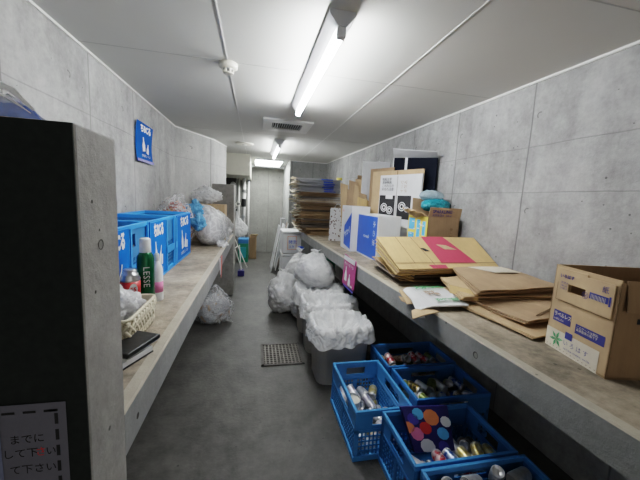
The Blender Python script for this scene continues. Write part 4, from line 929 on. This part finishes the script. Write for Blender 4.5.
dn = Vector((0, 0, -1))
for k in range(4):
    quad([a+Vector((-.004*k+.01, .015*k, -.011-.012*k)), b_+Vector((-.03, .02*k, -.012-.014*k)), c_+Vector((-.03, -.01, -.02-.03*k)), d_+Vector((.004*k, .02, -.022-.030*k))], .006, 5, 0, .008, k).build('lower_panel', M['tan' if k % 2 == 0 else 'yellowtan'], r)
for k in range(3):
    quad([a+Vector((.02, .06+.04*k, -.04-.022*k)), a+Vector((.14, .03, -.055-.02*k)), d_+Vector((.14, .1, -.15-.03*k)), d_+Vector((.05, .1, -.09-.04*k))], .005, 5, 0, .01, k+4).build('side_flap', M['yellowtan'], r)
# dark pile beneath
for k, (dx, dy, zz, m, lab) in enumerate(((.02, .0, 1.008, 'greybrown', 'dark flattened board at the bottom of the pile under the red-banded carton'), (.05, .03, 1.03, 'brown2', 'brown board second from the bottom under the red-banded carton'), (.0, .05, 1.055, 'greybrown', 'grey-brown board third from the bottom under the red-banded carton'), (.03, .10, 1.08, 'brown', 'mid-brown board just under the red-banded carton'))):
    o = thing('flattened_carton', lab, 'flattened carton', (1.4, 2.3, zz))
    quad([(1.03+dx, 2.02+dy, zz), (1.78, 2.0+dy, zz), (1.80, 2.40, zz+.02), (1.05+dx, 2.55+dy, zz+.02)], .008, 5, 0, .006, k).build('board', M[m], o)
# upper pile of flats right of it
def flat(label, pts, m, seed, layers=2, gap=.012, t=.006, bend=.01, extra=None):
    c = sum((Vector(p) for p in pts), Vector())/4
    o = thing('flattened_carton', label, 'flattened carton', c)
    for k in range(layers):
        q = [Vector(p) - Vector((0, 0, gap*k)) + Vector((.01*k*((i % 2)*2-1), .006*k, 0)) for i, p in enumerate(pts)]
        quad(q, t, 8, bend*(1-.3*k), .008, seed+k).build('board', M[m], o)
    if extra: extra(o)
    return o
flat('tan flattened carton on the shelf beside the open box, lowest of its pile', [(1.285, 1.10, 1.016), (1.84, 1.17, 1.04), (1.83, 1.80, 1.03), (1.16, 1.90, 1.02)], 'tan', 1, 2, .008, extra=lambda o: quad([(1.50, 1.15, 1.041), (1.507, 1.15, 1.041), (1.47, 1.8, 1.039), (1.463, 1.8, 1.039)], .002, 3).build('crease', M['crease'], o))
flat('brown creased carton lying over the lowest one beside the open box', [(1.33, 1.19, 1.055), (1.85, 1.22, 1.075), (1.83, 1.72, 1.075), (1.27, 1.70, 1.045)], 'brown', 4, 2, .010, extra=lambda o: quad([(1.42, 1.225, 1.072), (1.84, 1.40, 1.088), (1.84, 1.408, 1.088), (1.42, 1.233, 1.072)], .002, 3).build('crease', M['crease'], o))
flat('long tan carton with splayed edges, mid pile beside the red-banded carton', [(1.22, 1.52, 1.078), (1.84, 1.40, 1.105), (1.83, 1.86, 1.12), (1.32, 1.92, 1.09)], 'tan', 6, 3, .010)
def tp(o): quad([(1.60, 1.72, 1.176), (1.78, 1.70, 1.181), (1.76, 1.85, 1.187), (1.50, 1.87, 1.180)], .002, 4, .003).build('pale_label', M['pale'], o)
flat('top carton with a pale paper patch, beside the red-banded carton', [(1.27, 1.46, 1.128), (1.84, 1.44, 1.150), (1.83, 1.86, 1.175), (1.40, 1.90, 1.165)], 'brown', 9, 3, .011, bend=.012, extra=tp)
r = thing('carton_tray', 'shallow tan carton tray wedged under the top carton', 'flattened carton', (1.3, 1.55, 1.09))
quad([(1.22, 1.66, 1.060), (1.30, 1.50, 1.06), (1.31, 1.52, 1.110), (1.23, 1.68, 1.105)], .005, 4).build('side', M['yellowtan'], r)
quad([(1.23, 1.68, 1.105), (1.31, 1.52, 1.110), (1.45, 1.66, 1.125), (1.30, 1.78, 1.12)], .004, 4).build('top', M['tan'], r)
# white leaf carton overhanging the edge
r = thing('flattened_carton', 'white printed carton with green writing hanging over the right shelf edge', 'flattened carton', (1.1, 1.65, 1.02))
q = [Vector(p) for p in ((1.021, 1.506, 1.03), (1.233, 1.492, 1.035), (1.295, 1.828, 1.035), (1.06, 1.86, 1.035))]
quad(q, .008, 5, 0).build('panel', M['white_card'], r)
quad([(.93, 1.50, 1.015), (1.021, 1.506, 1.03), (1.06, 1.86, 1.035), (.97, 1.80, 1.035)], .006, 5, .01).build('side_panel', M['white_card'], r)
quad([(.90, 1.46, .985), (.925, 1.44, .99), (.965, 1.60, 1.05), (.93, 1.62, 1.04)], .005, 4).build('torn_flap', M['white_card'], r)
quad([(.83, 1.41, 1.0), (1.02, 1.46, 1.015), (.98, 1.55, 1.010), (.885, 1.52, 1.0)], .005, 5, .006).build('brown_flap', M['tan'], r)
quad([(.885, 1.58, 1.02), (.94, 1.60, 1.012), (.99, 1.82, 1.02), (.93, 1.78, 1.045)], .005, 5, .006).build('brown_flap', M['tan'], r)
quad([(.89, 1.70, 1.03), (.94, 1.66, 1.02), (.93, 1.60, 1.02), (.88, 1.64, 1.02)], .004, 4, .006).build('brown_flap', M['brown'], r)
T = frame((1.03, 1.60, 1.050), (1, .06, 0), (0, 0, 1))
text('大和いも', .058, T @ Matrix.Translation((.035, .19, 0)), M['green_ink'], r, bold=.0035); text('産地直送', .050, T @ Matrix.Translation((.03, -.06, 0)), M['green_ink'], r, bold=.003); text('農協\n出荷', .045, T @ Matrix.Translation((.05, .10, 0)), M['brown'], r, name='brown_lettering', bold=.002)


# open water carton on the right
r = thing('open_box', 'brown open carton with a handle hole and green leaf print, nearest on the right shelf', 'cardboard box', (1.5, .95, 1.0))
P0, P1 = Vector((1.325, 1.085, 1.0)), Vector((1.272, .80, 1.0)); dx = (P1-P0).normalized(); w = (P1-P0).length; nx = Vector((dx.y, -dx.x, 0)); nx = nx if nx.x < 0 else -nx; hh = .372
dep = .50; iv = -nx
T = frame(P0, dx, nx)
assert (T.to_3x3() @ Vector((0, 1, 0))).z > 0
fp = panel(T, w, hh, .006, (.085, .165, .268, .302)).build('front_panel', M['tan'], r)
# raised outer flap around the handle
mb = MB(); panel(T @ Matrix.Translation((.03, .0, .006)), w-.045, hh, .005, (.055, .135, .268, .302), mb=mb)
mb = MB(); TF = T @ Matrix.Translation((.028, 0, .008))
ww = w-.04
mb.box(0, .057, .225, .362, -.004, 0, TF); mb.box(.137, ww, .225, .352, -.004, 0, TF); mb.box(.057, .137, .225, .268, -.004, 0, TF); mb.box(.057, .137, .302, .362, -.004, 0, TF)
mb.build('handle_flap', M['tan'], fp)
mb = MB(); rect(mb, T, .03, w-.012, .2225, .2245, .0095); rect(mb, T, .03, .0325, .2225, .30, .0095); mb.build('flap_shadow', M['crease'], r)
T3 = frame(P1, iv, dx); panel(T3, dep, hh-.01).build('side_panel', M['brown2'], r)
T4 = frame(P0+iv*dep, -iv, -dx); panel(T4, dep, hh).build('side_panel', M['brown2'], r)
T5 = frame(P1+iv*dep, -dx, iv); panel(T5, w, hh-.02).build('back_panel', M['brown2'], r)
mb = MB(); q = [P0, P1, P1+iv*dep, P0+iv*dep]; mb.add([p+Vector((0, 0, zz)) for zz in (.002, .008) for p in q], [(0, 1, 2, 3), (4, 5, 6, 7), (0, 1, 5, 4), (1, 2, 6, 5), (2, 3, 7, 6), (3, 0, 4, 7)]); mb.build('bottom', M['brown2'], r)
quad([P1+up*hh+iv*.02, P1+iv*dep+up*hh, P1+iv*dep+up*(hh-.11)+dx*.03, P1+iv*.02+up*(hh-.11)+dx*.018], .004, 4, .004).build('side_flap', M['brown2'], r)
quad([P0+iv*dep+up*hh, P1+iv*dep+up*hh, P1+iv*(dep-.02)+up*(hh+.03), P0+iv*(dep-.02)+up*(hh+.03)], .004, 3).build('back_flap', M['brown2'], r)
e = .0015
mb = MB(); rect(mb, T, .0, w*.88, .0, .088, e); mb.build('white_strip', M['pale'], fp)
for a_ in ((.025, .115, .125, .175, e), (.14, .268, .112, .152, e), (.100, .135, .070, .10, .003), (.185, .262, .275, .300, .0095), (.264, .272, .268, .305, .0095)):
    mb = MB(); rect(mb, T, *a_); mb.build('navy_print', M['navy_ink'], fp)
text('ラベルレス', .021, T @ Matrix.Translation((.029, .151, e*2)), M['pale'], fp, sx=.85, bold=.0005); text('LABELLESS', .012, T @ Matrix.Translation((.032, .133, e*2)), M['pale'], fp, sx=.9)
text('このケースは飲料\n資源循環の箱です', .012, T @ Matrix.Translation((.146, .137, e*2)), M['pale'], fp)
text('い ろ は す', .026, T @ Matrix.Translation((.095, .042, e*2)), M['navy_ink'], fp, sx=.95)
text('NATURAL MINERAL WATER', .010, T @ Matrix.Translation((.10, .022, e*2)), M['navy_ink'], fp)
text('いろはす', .018, T @ Matrix.Translation((.038, .325, .0095)), M['navy_ink'], fp, bold=.0006); text('天然水\n540ml\n24本入', .012, T @ Matrix.Translation((.045, .298, .0095)), M['navy_ink'], fp, sx=1.1)
text('Ⓗ', .034, T @ Matrix.Translation((.150, .268, .0095)), M['navy_ink'], fp)
text('|||||||||||', .022, T @ Matrix.Translation((.19, .279, .010)), M['pale'], fp, sx=1.0)
text('紙', .028, T @ Matrix.Translation((.232, .315, .0095)), M['navy_ink'], fp)
mb = MB()
for k in range(6):
    a0 = k*PI/3+.2; c0 = (.058, .048); q = lambda a, rr: (c0[0]+rr*math.cos(a)*.95, c0[1]+rr*math.sin(a))
    poly(mb, T, [c0, q(a0-.35, .020), q(a0, .038), q(a0+.35, .020)], e*2)
mb.build('green_leaf', M['green_ink'], fp)
mb = MB()
for k in range(14): rect(mb, T, .012+k*.018, .018+k*.018, .010, .012, e*2)
mb.build('dotted_line', M['crease'], fp)
text('天然水', .05, T3 @ Matrix.Translation((.16, .24, .001)), M['crease'], r, name='side_lettering')
mb = MB(); rect(mb, T3, .08, .3, .215, .235, .001); mb.build('side_band', M['black_ink'], r)

# hanging magenta sign
r = thing('hanging_sign', 'magenta sign with white pictogram hanging on the right shelf edge', 'sign', (.93, 2.85, .75))
ya, yb = 3.05, 2.67
quad([(.925, ya, .745), (.93, yb, .765), (.942, yb, 1.045), (.938, ya, 1.06)], .002, 6, .004).build('sheet', M['magenta'], r)
T = frame((.930, ya, .745), (0, -1, 0), (-1, 0, .035)); w, h = ya-yb, .31
mb = MB(); rect(mb, T, w*.04, w*.96, h*.83, h*.98, .010); mb.build('top_strip', M['white_card'], r)
text('ペットボトル', h*.13, T @ Matrix.Translation((w*.5, h*.68, .010)), M['white'], r, sx=1.25, align='CENTER')
mb = MB(); poly(mb, T, bottle_pts(w*.30, h*.16, w*.20, h*.48), .010); poly(mb, T, bottle_pts(w*.62, h*.08, w*.18, h*.38), .010); rect(mb, T, w*.74, w*.88, h*.08, h*.14, .010); mb.build('pictogram', M['white'], r)
mb = MB(); rect(mb, T, w*.15, w*1., -h*.04, h*.03, .010); mb.build('bottom_band', M['purple'], r)

# ------------------------------------------------------------------ camera, light, world
F = 303.4; yaw, pit, rol = .2127, .1289, -.0505
f = Vector((math.sin(yaw)*math.cos(pit), math.cos(yaw)*math.cos(pit), -math.sin(pit)))
rr = Vector((math.cos(yaw), -math.sin(yaw), 0)); dd = f.cross(rr)
r2 = math.cos(rol)*rr + math.sin(rol)*dd; d2_ = -math.sin(rol)*rr + math.cos(rol)*dd
cam = bpy.data.cameras.new('camera'); co = bpy.data.objects.new('camera', cam); C.objects.link(co)
m4 = Matrix((r2, -d2_, -f)).transposed().to_4x4(); m4.translation = Vector((0, 0, 1.6)); co.matrix_world = m4
cam.sensor_width = 36; cam.lens = F/640*36; cam.clip_start = .02
bpy.context.scene.camera = co
w = bpy.data.worlds.new('world'); bpy.context.scene.world = w; w.use_nodes = True
w.node_tree.nodes['Background'].inputs[0].default_value = (.72, .70, .66, 1); w.node_tree.nodes['Background'].inputs[1].default_value = .62
vs = bpy.context.scene.view_settings; vs.view_transform = 'Filmic'; vs.look = 'Medium High Contrast'; vs.exposure = 1.27
